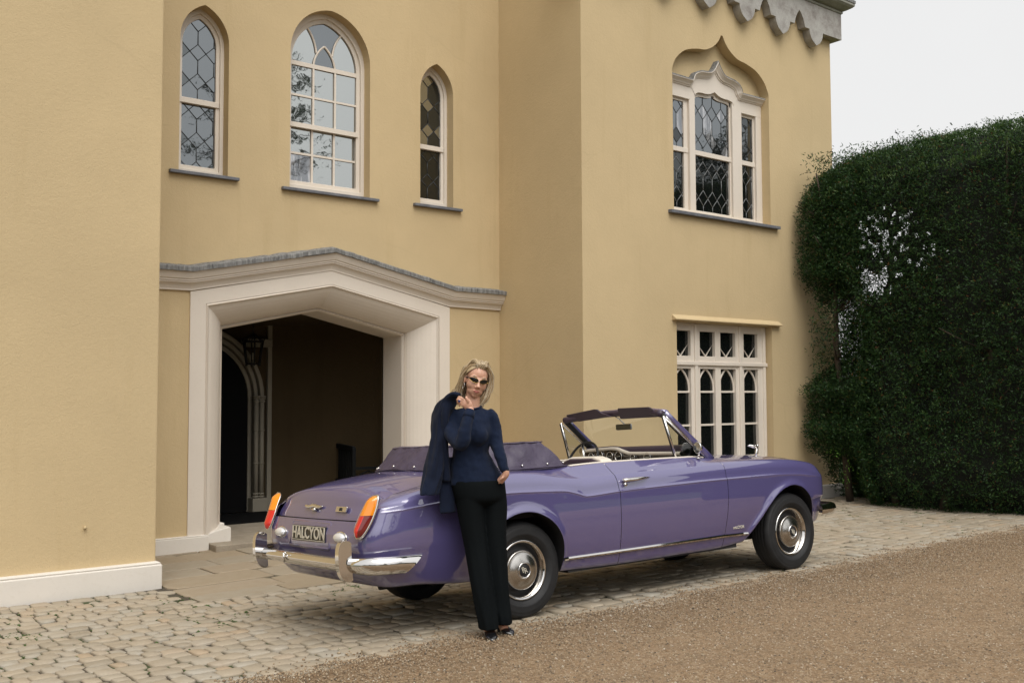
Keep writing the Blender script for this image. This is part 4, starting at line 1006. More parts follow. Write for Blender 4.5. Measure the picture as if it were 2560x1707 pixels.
# bonnet and scuttle
def top_pt(x, w_):
    yt = yt_s(x); zt = zt_s(x); zc = np.interp(x, [2.0, 2.3, 2.8, 3.3, 3.6, 3.72], [1.066, 1.064, 1.052, 1.022, .985, .95]); return np.stack([x, yt*w_, zt+(zc-zt)*(1-np.abs(w_)**2.2)], -1)
xx = np.linspace(2.03, 3.72, 40)[:, None]*np.ones((1, 40)); ww = np.linspace(-1, 1, 40)[None]*np.ones((40, 1)); P_ = top_pt(xx, ww)
n_ = np.cross(top_pt(xx+e, ww)-top_pt(xx-e, ww), top_pt(xx, ww+e)-top_pt(xx, ww-e)); n_ /= np.linalg.norm(n_, axis=-1, keepdims=True); grid_mesh('bonnet', P_, n_, M['paint'], car)
mb = MB(); mb.box(3.55, 3.72, -.25, .25, .55, .955); mb.build('radiator_shell', M['chrome'], car, .02)
# underbody and wheel wells
mb = MB(); mb.box(-.62, 3.45, -.56, .56, .29, .60); mb.box(.42, 2.3, -.78, .78, .275, .36); mb.box(-.90, -.42, -.66, .66, .40, .62); mb.box(.36, 2.05, -.80, .80, .33, .40); mb.build('underbody', M['under'], car)
mb = MB(); mb.box(-1.05, .40, -.70, .70, .70, .90); mb.box(2.2, 3.5, -.60, .60, .62, .92); mb.build('inner_structure', M['under'], car)
mb = MB(); mb.tube([(-.9, -.3, .30), (.9, -.3, .27)], .03, 8); mb.build('exhaust_pipe', M['under'], car)
# chrome sill strips
for side in (-1, 1):
    xs_ = np.linspace(.335, 2.40, 40); s_ = s_of_x(xs_); t_ = t_of_z(s_, np.interp(xs_, [.33, 2.1, 2.4], [.385, .390, .382])); X, Y_, Z_ = flank(s_, t_)
    mb = MB(); mb.sweep(lambda i: [(X[i], side*(Y_[i]-.004), Z_[i]+.013), (X[i], side*(Y_[i]+.010), Z_[i]+.011), (X[i], side*(Y_[i]+.014), Z_[i]), (X[i], side*(Y_[i]+.010), Z_[i]-.011), (X[i], side*(Y_[i]-.004), Z_[i]-.013)], list(xs_), flip=(side > 0)); mb.build('sill_strip', M['chrome'], car)
    # door handle
    dh = empty('door_handle', parent=car)
    hx = np.linspace(.945, 1.245, 12); s_ = s_of_x(hx); t_ = t_of_z(s_, np.interp(hx, [.94, 1.25], [.922, .930])); X, Y_, Z_ = flank(s_, t_)
    rad = np.interp(hx, [.945, .96, .99, 1.03, 1.1, 1.16, 1.245], [.012, .017, .014, .016, .014, .010, .004]); off = np.interp(hx, [.945, 1.0, 1.12, 1.18, 1.245], [.018, .034, .034, .02, .006])
    mb = MB(); mb.tube([(X[i], side*(Y_[i]+off[i]), Z_[i]) for i in range(12)], list(rad), 10); mb.build('grip', M['chrome'], dh)
    mb = MB(); mb.tube([(X[1], side*(Y_[1]), Z_[1]-.002), (X[1], side*(Y_[1]+.034), Z_[1])], .012, 8); mb.tube([(X[8], side*Y_[8], Z_[8]), (X[8], side*(Y_[8]+.02), Z_[8])], .008, 8); mb.build('mount', M['chrome'], dh)
    mb = MB(); mb.tube([(X[0]+.02, side*(Y_[0]+.012), Z_[0]-.032), (X[0]+.02, side*(Y_[0]+.032), Z_[0]-.032)], .014, 12); mb.build('lock_button', M['chrome'], dh)
# small badge on the front wing
sx = float(s_of_x(2.275)); tz = t_of_z(np.array([sx]), np.array([.447])); bx, by, bz = [float(q[0]) for q in flank(np.array([sx]), tz)]
text_mesh('HALCYON', .034, .001, M['letter'], 'badge_lettering', body, Matrix.Translation((bx, -by-.003, bz)) @ Matrix.Rotation(R(90), 4, 'X') @ Matrix.Rotation(R(-3.5), 4, 'X'), .0006, .86)
# ---- tail lights
for side in (-1, 1):
    tl = empty('tail_light', parent=car); tz = np.linspace(.682, .950, 28)
    yin = Sp([.682, .70, .75, .80, .85, .90, .935, .950], [.712, .682, .660, .664, .674, .685, .702, .735]); you = Sp([.682, .70, .75, .82, .90, .935, .950], [.738, .758, .780, .795, .801, .800, .788])
    xin = Sp([.682, .72, .80, .90, .95], [-1.283, -1.275, -1.243, -1.195, -1.163]); xou = Sp([.682, .72, .80, .90, .95], [-1.270, -1.245, -1.205, -1.168, -1.158])
    def lens(z, u):
        b_ = 4*u*(1-u)*np.clip((z-.682)/.05, 0, 1)**.5*np.clip((.950-z)/.03, 0, 1)**.5*.040
        return np.stack([xin(z)+(xou(z)-xin(z))*u-b_*1.1-.004, (yin(z)+(you(z)-yin(z))*u+b_*.42)*side, z+0*u], -1)
    for nm, za, zb2, ua, ub, mt in (('amber_lens', .827, .950, 0, 1, 'amber'), ('red_lens', .682, .825, 0, .62, 'red'), ('reflector', .682, .825, .62, 1, 'darkred')):
        Z2, U2 = np.meshgrid(np.linspace(za, zb2, 16), np.linspace(ua, ub, 12), indexing='ij'); grid_mesh(nm, lens(Z2, U2), None, M[mt], tl, flip=(side < 0))
    mb = MB(); zz = np.linspace(.682, .950, 20); ed = [tuple(lens(np.array(z), np.array(1.0))) for z in zz]+[tuple(lens(np.array(z), np.array(0.0))) for z in zz[::-1]]
    mb.tube(ed, [.008 if i < 20 else .003 for i in range(len(ed))], 8, closed=True); mb.build('bezel', M['chrome'], tl)
# ---- number plate in its recess, reversing lamps, badges
mb = MB(); fr = [(-.305, .592), (.305, .592), (.312, .60), (.300, .752), (.29, .762), (-.29, .762), (-.300, .752), (-.312, .60)]
mb.tube([(float(xr_(z))-.004, y, z) for y, z in fr], .011, 8, closed=True); mb.build('plate_recess', M['paint'], body)
npl = empty('number_plate', parent=car); npl['label'] = 'black number plate with raised cream capitals'
PM = Matrix.Translation((-1.281, 0, .685)) @ Matrix.Rotation(R(4), 4, 'Y')
mb = MB(); mb.box(-.006, .006, -.262, .262, -.054, .054); o_ = mb.build('plate_board', M['plate'], npl, .004); o_.data.transform(PM)
TM = PM @ Matrix.Translation((-.0085, 0, -.001)) @ Matrix.Rotation(R(90), 4, 'Z') @ Matrix.Rotation(R(-180), 4, 'Z') @ Matrix.Rotation(R(90), 4, 'X')
text_mesh('HALCYON', .112, .0015, M['letter'], 'plate_lettering', npl, TM, .0022, .98)
mb = MB(); q = [(-.255, -.047), (.255, -.047), (.255, .047), (-.255, .047)]; mb.tube([tuple(PM @ Vector((-.007, y, z))) for y, z in q], .0022, 6, closed=True, smooth=False); mb.build('plate_border', M['letter'], npl)
for y in (-.48, .465):
    mb = MB(); mb.sphere((-1.292, y, .677), (.030, .075, .034), 16, 10); mb.build('reversing_lamp', M['clear'], car)
    mb = MB(); mb.tube([(-1.278, y+.078*math.cos(a), .677+.037*math.sin(a)) for a in np.linspace(0, 2*math.pi, 20, endpoint=False)], .006, 6, closed=True); mb.build('lamp_bezel', M['chrome'], car)
mb = MB(); xb = lambda z: float(np.interp(z, [.786, .832, .875, .935], [-1.236, -1.219, -1.202, -1.18]))
mb.tube([(xb(.868)-.014, y, .868+.004*math.sin(y*40)) for y in np.linspace(.19, -.10, 14)], [.004, .010, .014, .011, .016, .014, .017, .013, .016, .013, .016, .012, .008, .003], 8); mb.tube([(xb(.85)-.012, .055, .848), (xb(.85)-.02, -.005, .846)], .012, 8); mb.build('lid_handle', M['chrome'], car)
mb = MB(); mb.box(-.006, .004, -.076, .076, -.019, .019); o_ = mb.build('lid_badge', M['chrome'], car, .003); o_.matrix_local = Matrix.Translation((xb(.856)-.004, -.375, .856)) @ Matrix.Rotation(R(20), 4, 'Y')
text_mesh('RR', .03, .0015, M['black'], 'badge_lettering', body, Matrix.Translation((xb(.856)-.011, -.375, .856)) @ Matrix.Rotation(R(20), 4, 'Y') @ Matrix.Rotation(R(90), 4, 'Z') @ Matrix.Rotation(R(-180), 4, 'Z') @ Matrix.Rotation(R(90), 4, 'X'), .0008, 1.3)
# ---- bumpers
rb = empty('rear_bumper', parent=car)
bp = [(-1.372, 0), (-1.369, .25), (-1.358, .5), (-1.33, .68), (-1.275, .80), (-1.19, .868), (-1.08, .899), (-.975, .912)]
bp = [tuple(p) for p in catmull(bp, 6)]; full = [(x, -y) for x, y in bp[::-1]][:-1]+bp
sec = [(-.03, .050), (-.006, .052), (.012, .044), (.024, .026), (.028, .004), (.022, -.022), (.006, -.044), (-.014, -.056), (-.03, -.058)]
def bsec(i):
    a, b = full[max(i-1, 0)], full[min(i+1, len(full)-1)]; tx, ty = b[0]-a[0], b[1]-a[1]; l_ = math.hypot(tx, ty); nx, ny = -ty/l_, tx/l_
    x, y = full[i]; ends = min(i, len(full)-1-i); k = 1 if ends > 4 else (.55+.45*ends/4); zc = .520-.012*(abs(y)/.9)**2
    sk = (0 if ends > 4 else (4-ends)*.006)*0
    hs_ = .80+.26*min(1, max(0, (abs(y)-.62)/.2))
    return [(x+nx*d*(1 if ends > 1 else .6)+max(0, 5-ends)*.012*z/.05, y+ny*d, zc+z*hs_) for d, z in sec]
mb = MB(); mb.sweep(bsec, full, smooth=True, flip=True); mb.build('bumper_bar', M['chrome'], rb)
for side in (-1, 1):
    cv = [tuple(p) for p in catmull([(-1.330, .668), (-1.365, .675), (-1.395, .658), (-1.409, .62), (-1.413, .56), (-1.409, .50), (-1.395, .450), (-1.368, .418), (-1.335, .408)], 4)]
    mb = MB(); mb.prism(cv+[(-1.312, .42), (-1.318, .50), (-1.318, .60), (-1.318, .655)], .675*side-.024, .675*side+.024, lambda a, b, y: (a, y, b)); mb.build('overrider', M['chrome'], rb, .019, 5)
mb = MB(); mb.tube([(-1.408, .155, .555), (-1.408, .155, .49)], .009, 6); mb.tube([(-1.405, .125, .556), (-1.415, .125, .552)], .012, 8); mb.build('bumper_bolt', M['chrome'], rb)
fb = empty('front_bumper', parent=car)
bp2 = catmull([(3.47, .795), (3.58, .792), (3.70, .765), (3.80, .69), (3.86, .55), (3.885, .3), (3.89, 0)], 5)
full = [(x, -y) for x, y in [tuple(p) for p in bp2]][:-1]+[tuple(p) for p in bp2][::-1]
def fsec(i):
    a, b = full[max(i-1, 0)], full[min(i+1, len(full)-1)]; tx, ty = b[0]-a[0], b[1]-a[1]; l_ = math.hypot(tx, ty); nx, ny = ty/l_, -tx/l_
    x, y = full[i]; return [(x+nx*d, y+ny*d, .495+z) for d, z in sec]
mb = MB(); mb.sweep(fsec, full, smooth=True); mb.build('bumper_bar', M['chrome'], fb)
# ---- wheels
def wheel(x, side, spin):
    wh = empty('wheel', (x, 0, .342), car)
    Mw = Matrix.Translation((0, side*.765, 0)) @ Matrix.Rotation(R(90)*(1 if side < 0 else -1), 4, 'X')       # local z points outwards
    tp = [(.214, -.125), (.222, -.17), (.26, -.186), (.31, -.178), (.334, -.155), (.3415, -.135), (.3425, -.122), (.3385, -.118), (.3425, -.114), (.3435, -.092), (.3395, -.088), (.3435, -.084), (.344, -.06), (.340, -.056), (.3435, -.052), (.3425, -.028), (.3385, -.024), (.3425, -.02), (.340, -.002), (.332, .016), (.322, .026), (.313, .031), (.308, .030), (.302, .034), (.285, .038), (.262, .036), (.256, .038), (.25, .035), (.236, .028), (.224, .018), (.214, .008), (.206, -.02)]
    MB().lathe(tp, 64, Mw).build('tyre', M['rubber'], wh)
    MB().lathe([(.20, -.12), (.205, -.03), (.2135, .004), (.2125, .0155), (.207, .019), (.199, .016), (.19, .004), (.182, -.016), (.176, -.03)], 64, Mw).build('trim_ring', M['chrome'], wh)
    MB().lathe([(.20, -.06), (.178, -.032), (.16, -.04), (.14, -.03), (.0, -.03)], 48, Mw).build('rim', M['black'], wh)
    MB().lathe([(.138, -.035), (.140, .0), (.1385, .008), (.133, .011), (.129, .0095), (.110, .0175), (.085, .028), (.066, .033), (.058, .034)], 64, Mw).build('hubcap', M['satin'], wh)
    MB().lathe([(.060, .030), (.0585, .040), (.053, .044), (.047, .041), (.046, .036)], 48, Mw).build('hub_ring', M['chrome'], wh)
    MB().lathe([(.048, .034), (.047, .0375), (.02, .039), (.0005, .0392)], 40, Mw).build('hub_disc', M['black'], wh)
    Tm = Mw @ Matrix.Translation((0, 0, .0398)) @ Matrix.Rotation(spin, 4, 'Z')
    for dx, dy in ((-.0075, .007), (.0075, -.007)): text_mesh('R', .056, .0006, M['letter'], 'hub_monogram', wh, Tm @ Matrix.Translation((dx, dy, 0)), .0, .95)
for x, side, sp_ in ((0, -1, R(20)), (0, 1, .4), (3.04, -1, R(185)), (3.04, 1, .2)): wheel(x, side, sp_)
# ---- hood stowed under its cover
hc = empty('hood_cover', parent=car); hc['label'] = 'folded roof under a purple buttoned cover'
base = [(.545, .690), (.40, .712), (.15, .722), (-.08, .715), (-.24, .69), (-.36, .62), (-.46, .50), (-.54, .30), (-.565, 0)]
topo = [(.375, .585), (.28, .615), (.12, .628), (-.05, .622), (-.17, .585), (-.26, .52), (-.33, .41), (-.385, .24), (-.40, 0)]
base = [tuple(p) for p in catmull(base, 4)]; topo = [tuple(p) for p in catmull(topo, 4)]
bl = [(x, -y) for x, y in base]+[(x, y) for x, y in base[::-1]][1:]; tl_ = [(x, -y) for x, y in topo]+[(x, y) for x, y in topo[::-1]][1:]
rg = random.Random(5); nb = len(bl); ringsz = [(0, 1.040), (.04, 1.060), (.25, 1.105), (.5, 1.155), (.75, 1.205), (.90, 1.236), (.97, 1.250), (1.05, 1.256), (1.25, 1.258)]
V = []; ph = [rg.uniform(0, 6.28) for _ in range(8)]
for r_, (k, z) in enumerate(ringsz):
    for i in range(nb):
        b0, t0 = bl[i], tl_[i]; zb2 = float(zt_s(b0[0])) if abs(b0[1]) > .55 else float(np.interp(abs(b0[1]), [0, .55], [1.092, 1.062]))
        x = b0[0]+(t0[0]-b0[0])*k; y = b0[1]+(t0[1]-b0[1])*k; zz = zb2-.004+(z-1.040)/(1.258-1.040)*(1.258-zb2)
        wv = .008*math.sin(i*.9+ph[0]+r_*1.1)*math.sin(r_*.9+ph[1])+.005*math.sin(i*1.9-r_*1.7+ph[2])
        if r_ in (0, 1): wv *= .2
        l_ = math.hypot(x, y)+1e-6; V.append((x+wv*x/l_*.6, y+wv*y/l_, zz+wv*.3))
nr = len(ringsz); F = [(r_*nb+i, r_*nb+i+1, (r_+1)*nb+i+1, (r_+1)*nb+i) for r_ in range(nr-1) for i in range(nb-1)]+[tuple((nr-1)*nb+i for i in range(nb))]
F += [(0, nb, 2*nb, 3*nb, 4*nb, 5*nb, 6*nb, 7*nb, 8*nb, 8*nb+nb-1, 7*nb+nb-1, 6*nb+nb-1, 5*nb+nb-1, 4*nb+nb-1, 3*nb+nb-1, 2*nb+nb-1, nb+nb-1, nb-1)]
mb = MB(); mb.add(V, F, True); o_ = mb.build('cover_cloth', M['hood'], hc, recalc=True)
tx_ = bpy.data.textures.new('folds', 'CLOUDS'); tx_.noise_scale = .16; tx_.noise_depth = 2
sb_ = o_.modifiers.new('sub', 'SUBSURF'); sb_.levels = 2; sb_.render_levels = 2; dm_ = o_.modifiers.new('folds', 'DISPLACE'); dm_.texture = tx_; dm_.strength = .030; dm_.mid_level = .5; dm_.texture_coords = 'LOCAL'
mb = MB(); mb.tube([(V[nb+i][0]*1.003, V[nb+i][1]*1.006, V[nb+i][2]-.006) for i in range(nb)], .006, 6); mb.build('cover_hem', M['hood'], hc)
mb = MB(); mb.tube([(V[6*nb+i][0], V[6*nb+i][1], V[6*nb+i][2]) for i in range(nb)], .005, 6); mb.build('cover_piping', M['hood'], hc)
for i in range(1, nb-1, 4):
    p = Vector(V[nb+i])*.6+Vector(V[2*nb+i])*.4; l_ = math.hypot(p.x+.1, p.y); mb = MB(); mb.sphere((p.x+(p.x+.1)/l_*.004, p.y+p.y/l_*.006, p.z), .0095, 10, 8); mb.build('press_stud', M['chrome'], hc)
# ---- windscreen
ws = empty('windscreen', parent=car)
def scr(w_, v): # w_ -1..1 across, v 0 bottom..1 top
    a = abs(w_); xb_, xt_ = 2.22-.05*a*a, 1.775-.10*a**2.2; yb_, yt2 = .665*w_, .645*w_; zb3, zt2 = 1.045-.01*a, 1.478-.035*a**2.5
    return (xb_+(xt_-xb_)*v, yb_+(yt2-yb_)*v, zb3+(zt2-zb3)*v)
V = [scr(w_, v) for v in np.linspace(0, .97, 6) for w_ in np.linspace(-.97, .97, 21)]
mb = MB(); mb.add(V, [(j*21+i, j*21+i+1, (j+1)*21+i+1, (j+1)*21+i) for j in range(5) for i in range(20)], True); mb.build('windscreen_glass', M['car_glass'], ws)
for side in (-1, 1):
    mb = MB(); mb.tube([scr(side, v) for v in np.linspace(-.03, 1, 8)], [.030, .029, .027, .025, .024, .023, .022, .022], 10, flat=(1.25, .8)); mb.build('pillar', M['paint'], ws)
    mb = MB(); mb.tube([(p[0]-.030, p[1]-.014*side, p[2]-.010) for p in [scr(side, v) for v in np.linspace(-.0, .99, 8)]], .024, 8, flat=(1.0, 1.1)); mb.build('pillar_lining', M['black'], ws)
    mb = MB(); mb.tube([(p[0]-.024, p[1]+.014*side, p[2]-.024) for p in [scr(side, v) for v in np.linspace(.06, .97, 8)]], .008, 6); mb.build('pillar_trim', M['chrome'], ws)
hp = [scr(w_, 1.0) for w_ in np.linspace(-1, 1, 25)]
mb = MB(); mb.tube(hp, .024, 10, flat=(1.0, 1.5)); mb.build('header_rail', M['paint'], ws)
mb = MB(); mb.tube([(p[0]-.030, p[1]*.985, p[2]-.012) for p in hp], .028, 8, flat=(1.1, 1.25)); mb.build('header_lining', M['purple_leather'], ws)
def visor(pts, name):
    mb = MB(); mb.prism(pts, -.012, .012, lambda a, b, y: (1.70+y+(b-1.44)*-.35-abs(a)*.06, a, b)); mb.build(name, M['purple_leather'], ws, .008, 3)
visor([(-.56, 1.425), (-.54, 1.408), (-.08, 1.412), (-.07, 1.42), (-.075, 1.50), (-.09, 1.508), (-.48, 1.498), (-.53, 1.475)], 'sun_visor')
visor([(.60, 1.468), (.60, 1.483), (.22, 1.516), (.19, 1.513), (.14, 1.475), (.06, 1.45), (.04, 1.44), (.46, 1.415), (.50, 1.425), (.53, 1.455)], 'sun_visor')
rm = empty('rear_view_mirror', parent=car)
mb = MB(); mb.box(-.008, .016, -.085, .085, -.027, .027); o_ = mb.build('mirror_shell', M['chrome'], rm, .012, 3); o_.matrix_local = Matrix.Translation((1.79, -.01, 1.343)) @ Matrix.Rotation(R(12), 4, 'Z')
mb = MB(); mb.box(-.0105, -.0085, -.078, .078, -.023, .023); o_ = mb.build('mirror_glass', M['glass_d'], rm, .004); o_.matrix_local = Matrix.Translation((1.79, -.01, 1.343)) @ Matrix.Rotation(R(12), 4, 'Z')
mb = MB(); mb.tube([(1.80, -.02, 1.36), (1.775, .03, 1.42), (1.745, .06, 1.445)], .006, 6); mb.build('mirror_stalk', M['chrome'], rm)
# quarter lights
for side in (-1, 1):
    ql = empty('quarter_light', parent=car); a, b, c = (1.630, .668*side, 1.412), (1.730, .684*side, 1.060), (2.06, .675*side, 1.068)
    mb = MB(); mb.add([a, b, c, tuple(Vector(a)+Vector((0, -.004*side, 0))), tuple(Vector(b)+Vector((0, -.004*side, 0))), tuple(Vector(c)+Vector((0, -.004*side, 0)))], [(0, 1, 2), (5, 4, 3), (0, 3, 4, 1), (1, 4, 5, 2), (2, 5, 3, 0)]); mb.build('quarter_glass', M['car_glass'], ql)
    mb = MB(); mb.tube([a, b], .013, 8, flat=(1.0, .7)); mb.build('post', M['chrome'], ql)
    mb = MB(); mb.tube([(a[0]-.014, a[1], a[2]-.01), (b[0]-.014, b[1], b[2])], .007, 6); mb.build('post_seal', M['black'], ql)
    mb = MB(); mb.tube([(a[0]+.02, a[1], a[2]-.022), (c[0]-.01, c[1], c[2]+.012)], .007, 6); mb.build('glass_rim', M['chrome'], ql)
    em = empty('door_mirror', parent=car)
    Mm = Matrix.Translation((1.945, .735*side, 1.135)) @ Matrix.Rotation(R(-90), 4, 'Y') @ Matrix.Rotation(R(8*side), 4, 'X')
    MB().lathe([(.0001, -.034), (.028, -.03), (.046, -.018), (.052, 0), (.052, .004), (.048, .006)], 28, Mm).build('mirror_shell', M['chrome'], em)
    MB().lathe([(.049, .0045), (.0001, .0055)], 28, Mm).build('mirror_glass', M['chrome'], em)
    mb = MB(); mb.tube([(1.955, .735*side, 1.085), (1.955, .735*side, 1.055)], [.008, .014], 8); mb.sphere((1.955, .735*side, 1.048), (.028, .016, .008)); mb.build('mirror_foot', M['chrome'], em)
    # door top rail
    mb = MB(); mb.tube([(x, .685*side, float(zt_s(x))+.002) for x in np.linspace(.56, 2.05, 20)], .013, 8, flat=(.7, 1.3)); mb.build('door_top_trim', M['cream_leather'], car)
    mb = MB(); mb.box(.56, 2.05, .60*side if side > 0 else -.67, .67*side if side > 0 else -.60, .45, 1.045); mb.build('door_card', M['cream_leather'], car, .01)
# ---- cabin
mb = MB(); mb.box(.30, 2.1, -.62, .62, .36, .42); mb.build('cabin_floor', M['under'], car)
ds = empty('dashboard', parent=car)
def dash_top(y): return float(np.interp(y, [-.62, -.45, 0.02, .10, .17, .25, .62], [1.098, 1.100, 1.108, 1.130, 1.152, 1.157, 1.143]))
ys = np.linspace(-.62, .62, 50)
mb = MB(); mb.sweep(lambda i: [(1.86, ys[i], .88), (1.86, ys[i], dash_top(ys[i])-.018)], list(ys)); mb.build('fascia', M['wood'], ds)
mb = MB(); mb.sweep(lambda i: [(1.863, ys[i], dash_top(ys[i])-.020), (1.845, ys[i], dash_top(ys[i])-.012), (1.845, ys[i], dash_top(ys[i])+.004), (1.86, ys[i], dash_top(ys[i])+.010), (1.90, ys[i], dash_top(ys[i])+.012)], list(ys), smooth=True); mb.build('pad_edge', M['cream_leather'], ds)
mb = MB(); mb.sweep(lambda i: [(1.875, ys[i], dash_top(ys[i])+.008), (1.885, ys[i], max(1.150, dash_top(ys[i])+.02)), (1.93, ys[i], 1.166), (2.02, ys[i], 1.158), (2.14, ys[i], 1.10), (2.22, ys[i], 1.05)], list(ys), smooth=True); mb.build('dash_roll', M['purple_leather'], ds)
for (y, z, r_) in ((.52, 1.082, .035), (.40, 1.09, .045), (.26, 1.082, .042), (.145, 1.078, .046), (-.04, 1.066, .030), (-.225, 1.066, .042)):
    Mg = Matrix.Translation((1.856, y, z)) @ Matrix.Rotation(R(-90), 4, 'Y'); g_ = empty('gauge', parent=ds)
    MB().lathe([(r_, 0), (r_*1.04, .008), (r_*.97, .012), (r_*.9, .006)], 28, Mg).build('gauge_ring', M['chrome'], g_); MB().lathe([(r_*.92, .004), (.0001, .005)], 28, Mg).build('gauge_face', M['dial'], g_)
    mb = MB(); mb.tube([(1.848, y-r_*.5, z+r_*.1), (1.848, y+r_*.55, z+r_*.02)], .002, 5); mb.build('needle', M['letter'], g_)
sw = empty('steering_wheel', parent=car)
Ms = Matrix.Translation((1.60, .36, 1.045)) @ Matrix.Rotation(R(-64), 4, 'Y')
mb = MB(); mb.tube([tuple(Ms @ Vector((.195*math.cos(a), .195*math.sin(a), 0))) for a in np.linspace(0, 2*math.pi, 40, endpoint=False)], .0115, 8, closed=True); mb.build('rim', M['black'], sw)
mb = MB()
for a in (.4, math.pi-.4): mb.tube([tuple(Ms @ Vector((.03*math.cos(a), .03*math.sin(a), -.03))), tuple(Ms @ Vector((.19*math.cos(a), .19*math.sin(a), 0)))], .010, 6, flat=(.5, 1.4))
mb.build('spoke', M['satin'], sw)
mb = MB(); mb.tube([tuple(Ms @ Vector((0, 0, -.01))), tuple(Ms @ Vector((0, 0, -.30)))], [.045, .035], 12); mb.build('column', M['black'], sw)
def seat(x, y0, y1, name):
    st = empty(name, parent=car); w_ = y1-y0; c_ = (y0+y1)/2
    pts = [(-w_/2, .50), (w_/2, .50), (w_/2, 1.02), (w_/2-.05, 1.085), (w_/2-.14, 1.108), (-w_/2+.14, 1.108), (-w_/2+.05, 1.085), (-w_/2, 1.02)]
    mb = MB(); mb.prism([(a*.93, b-.014) for a, b in pts], x-.06, x-.02, lambda a, b, y: (y, c_+a, b)); mb.build('back_shell', M['purple_leather'], st, .02, 3)
    mb = MB(); mb.prism(pts, x-.03, x+.09, lambda a, b, y: (y, c_+a, b)); mb.build('backrest', M['cream_leather'], st, .03, 4)
    mb = MB(); mb.box(x+.05, x+.58, y0, y1, .45, .66); mb.build('cushion', M['cream_leather'], st, .05, 3)
seat(1.02, -.62, -.06, 'seat'); seat(1.02, .06, .62, 'seat')
seat(.52, -.60, .60, 'rear_seat')
# ---- bonnet ornament: small winged figure
om = empty('bonnet_ornament', parent=car); oz = .985
mb = MB(); mb.box(3.56, 3.62, -.022, .022, oz-.03, oz+.006); mb.lathe([(.022, 0), (.016, .008), (.012, .014)], 16, Matrix.Translation((3.59, 0, oz+.006))); mb.build('base', M['chrome'], om, .003)
mb = MB(); mb.tube([(3.575, 0, oz+.015), (3.588, 0, oz+.05), (3.600, 0, oz+.085), (3.61, 0, oz+.108)], [.011, .014, .012, .007], 10); mb.sphere((3.617, 0, oz+.120), (.011, .010, .013)); mb.build('figure', M['chrome'], om)
for side in (-1, 1):
    mb = MB(); mb.tube([(3.602, .006*side, oz+.095), (3.575, .024*side, oz+.112), (3.545, .040*side, oz+.122), (3.52, .048*side, oz+.120)], [.012, .016, .012, .003], 8, flat=(1.0, .3)); mb.build('wing', M['chrome'], om)
# wiper arm and bonnet shut line
mb = MB(); mb.tube([(2.16, .15, 1.075), (2.12, -.10, 1.115), (2.10, -.25, 1.13)], .006, 6); mb.tube([(2.20, -.35, 1.06), (2.15, -.55, 1.075)], .007, 6); mb.build('wiper_arm', M['chrome'], car)

# ------------------------------------------------------------------ the woman leaning on the car
def knit(name, col, scale=1.0):
    m, t, b, o = nodes(name); v = coords(t); wv = N(t, 'ShaderNodeTexWave', Scale=150.0*scale, Distortion=1.5, Detail=2.0); wv.bands_direction = 'X'; t.links.new(v, wv.inputs['Vector'])
    n1 = noise(t, v, 9, 4, .6); n2 = noise(t, v, 260, 2, .6); c = ramp(t, n1, [(.3, tuple(x*.8 for x in col)), (.7, tuple(x*1.15 for x in col))]); c = mixc(t, ramp(t, n2, [(.4, (0,)*3), (.8, (.4,)*3)]), c, tuple(x*1.5 for x in col)); t.links.new(c, b.inputs['Base Color'])
    b.inputs['Roughness'].default_value = .85; b.inputs['Specular IOR Level'].default_value = .2; b.inputs['Sheen Weight'].default_value = .04
    h = t.nodes.new('ShaderNodeMath'); h.operation = 'MULTIPLY_ADD'; h.inputs[1].default_value = 4.0; t.links.new(n1, h.inputs[0]); t.links.new(wv.outputs['Fac'], h.inputs[2]); bump(t, b, h.outputs[0], .35, .004); return m
M['navy_knit'] = knit('navy_knit', (.0050, .0110, .031)); M['jacket_knit'] = knit('navy_jacket_knit', (.0050, .0090, .024), .5)
M['velvet'] = plain('black_velvet', (.0022, .0035, .0042), .85, 0, 0, .12)
M['shoe'] = plain('black_patent', (.006, .006, .007), .16, 0, .6)
def skin_mat():
    m, t, b, o = nodes('skin'); v = coords(t); n1 = noise(t, v, 22, 4, .6)
    c = ramp(t, n1, [(.35, (.52, .285, .195)), (.65, (.60, .35, .25))]); t.links.new(c, b.inputs['Base Color']); b.inputs['Roughness'].default_value = .45
    b.inputs['Subsurface Weight'].default_value = .12; b.inputs['Subsurface Radius'].default_value = (.9, .3, .15); b.inputs['Subsurface Scale'].default_value = .01; return m
M['skin'] = skin_mat(); M['lip'] = plain('lips', (.42, .135, .11), .4)
def hair_mat():
    m, t, b, o = nodes('hair'); g = t.nodes.new('ShaderNodeNewGeometry'); v = coords(t, (1, 1, .25)); n1 = noise(t, v, 55, 3, .6)
    c = ramp(t, g.outputs['Random Per Island'], [(0, (.13, .08, .04)), (.3, (.32, .22, .12)), (.6, (.46, .35, .21)), (.85, (.58, .48, .33)), (1, (.66, .59, .46))])
    c = mixc(t, ramp(t, n1, [(.4, (0,)*3), (.7, (.4,)*3)]), c, (.20, .14, .08)); t.links.new(c, b.inputs['Base Color']); b.inputs['Roughness'].default_value = .42; b.inputs['Anisotropic'].default_value = .4; return m
M['hair'] = hair_mat(); M['hair_dark'] = plain('hair_roots', (.09, .062, .04), .6)
M['lens'] = plain('dark_lens', (.003, .003, .004), .12, 0, .3); M['gold'] = plain('gold', (.55, .36, .09), .25, 1.0); M['silver'] = plain('silver', (.6, .6, .6), .2, 1.0); M['sapphire'] = plain('blue_stone', (.01, .015, .12), .1, 0, 1.0)
PYAW = R(51.943)
person = empty('person', (0, 0, 0))
PM_ = Matrix(((math.sin(PYAW), math.cos(PYAW), 0, 3.983), (-math.cos(PYAW), math.sin(PYAW), 0, 5.264), (0, 0, 1, .205), (0, 0, 0, 1)))     # x across, y into the scene, z up
person.matrix_world = PM_
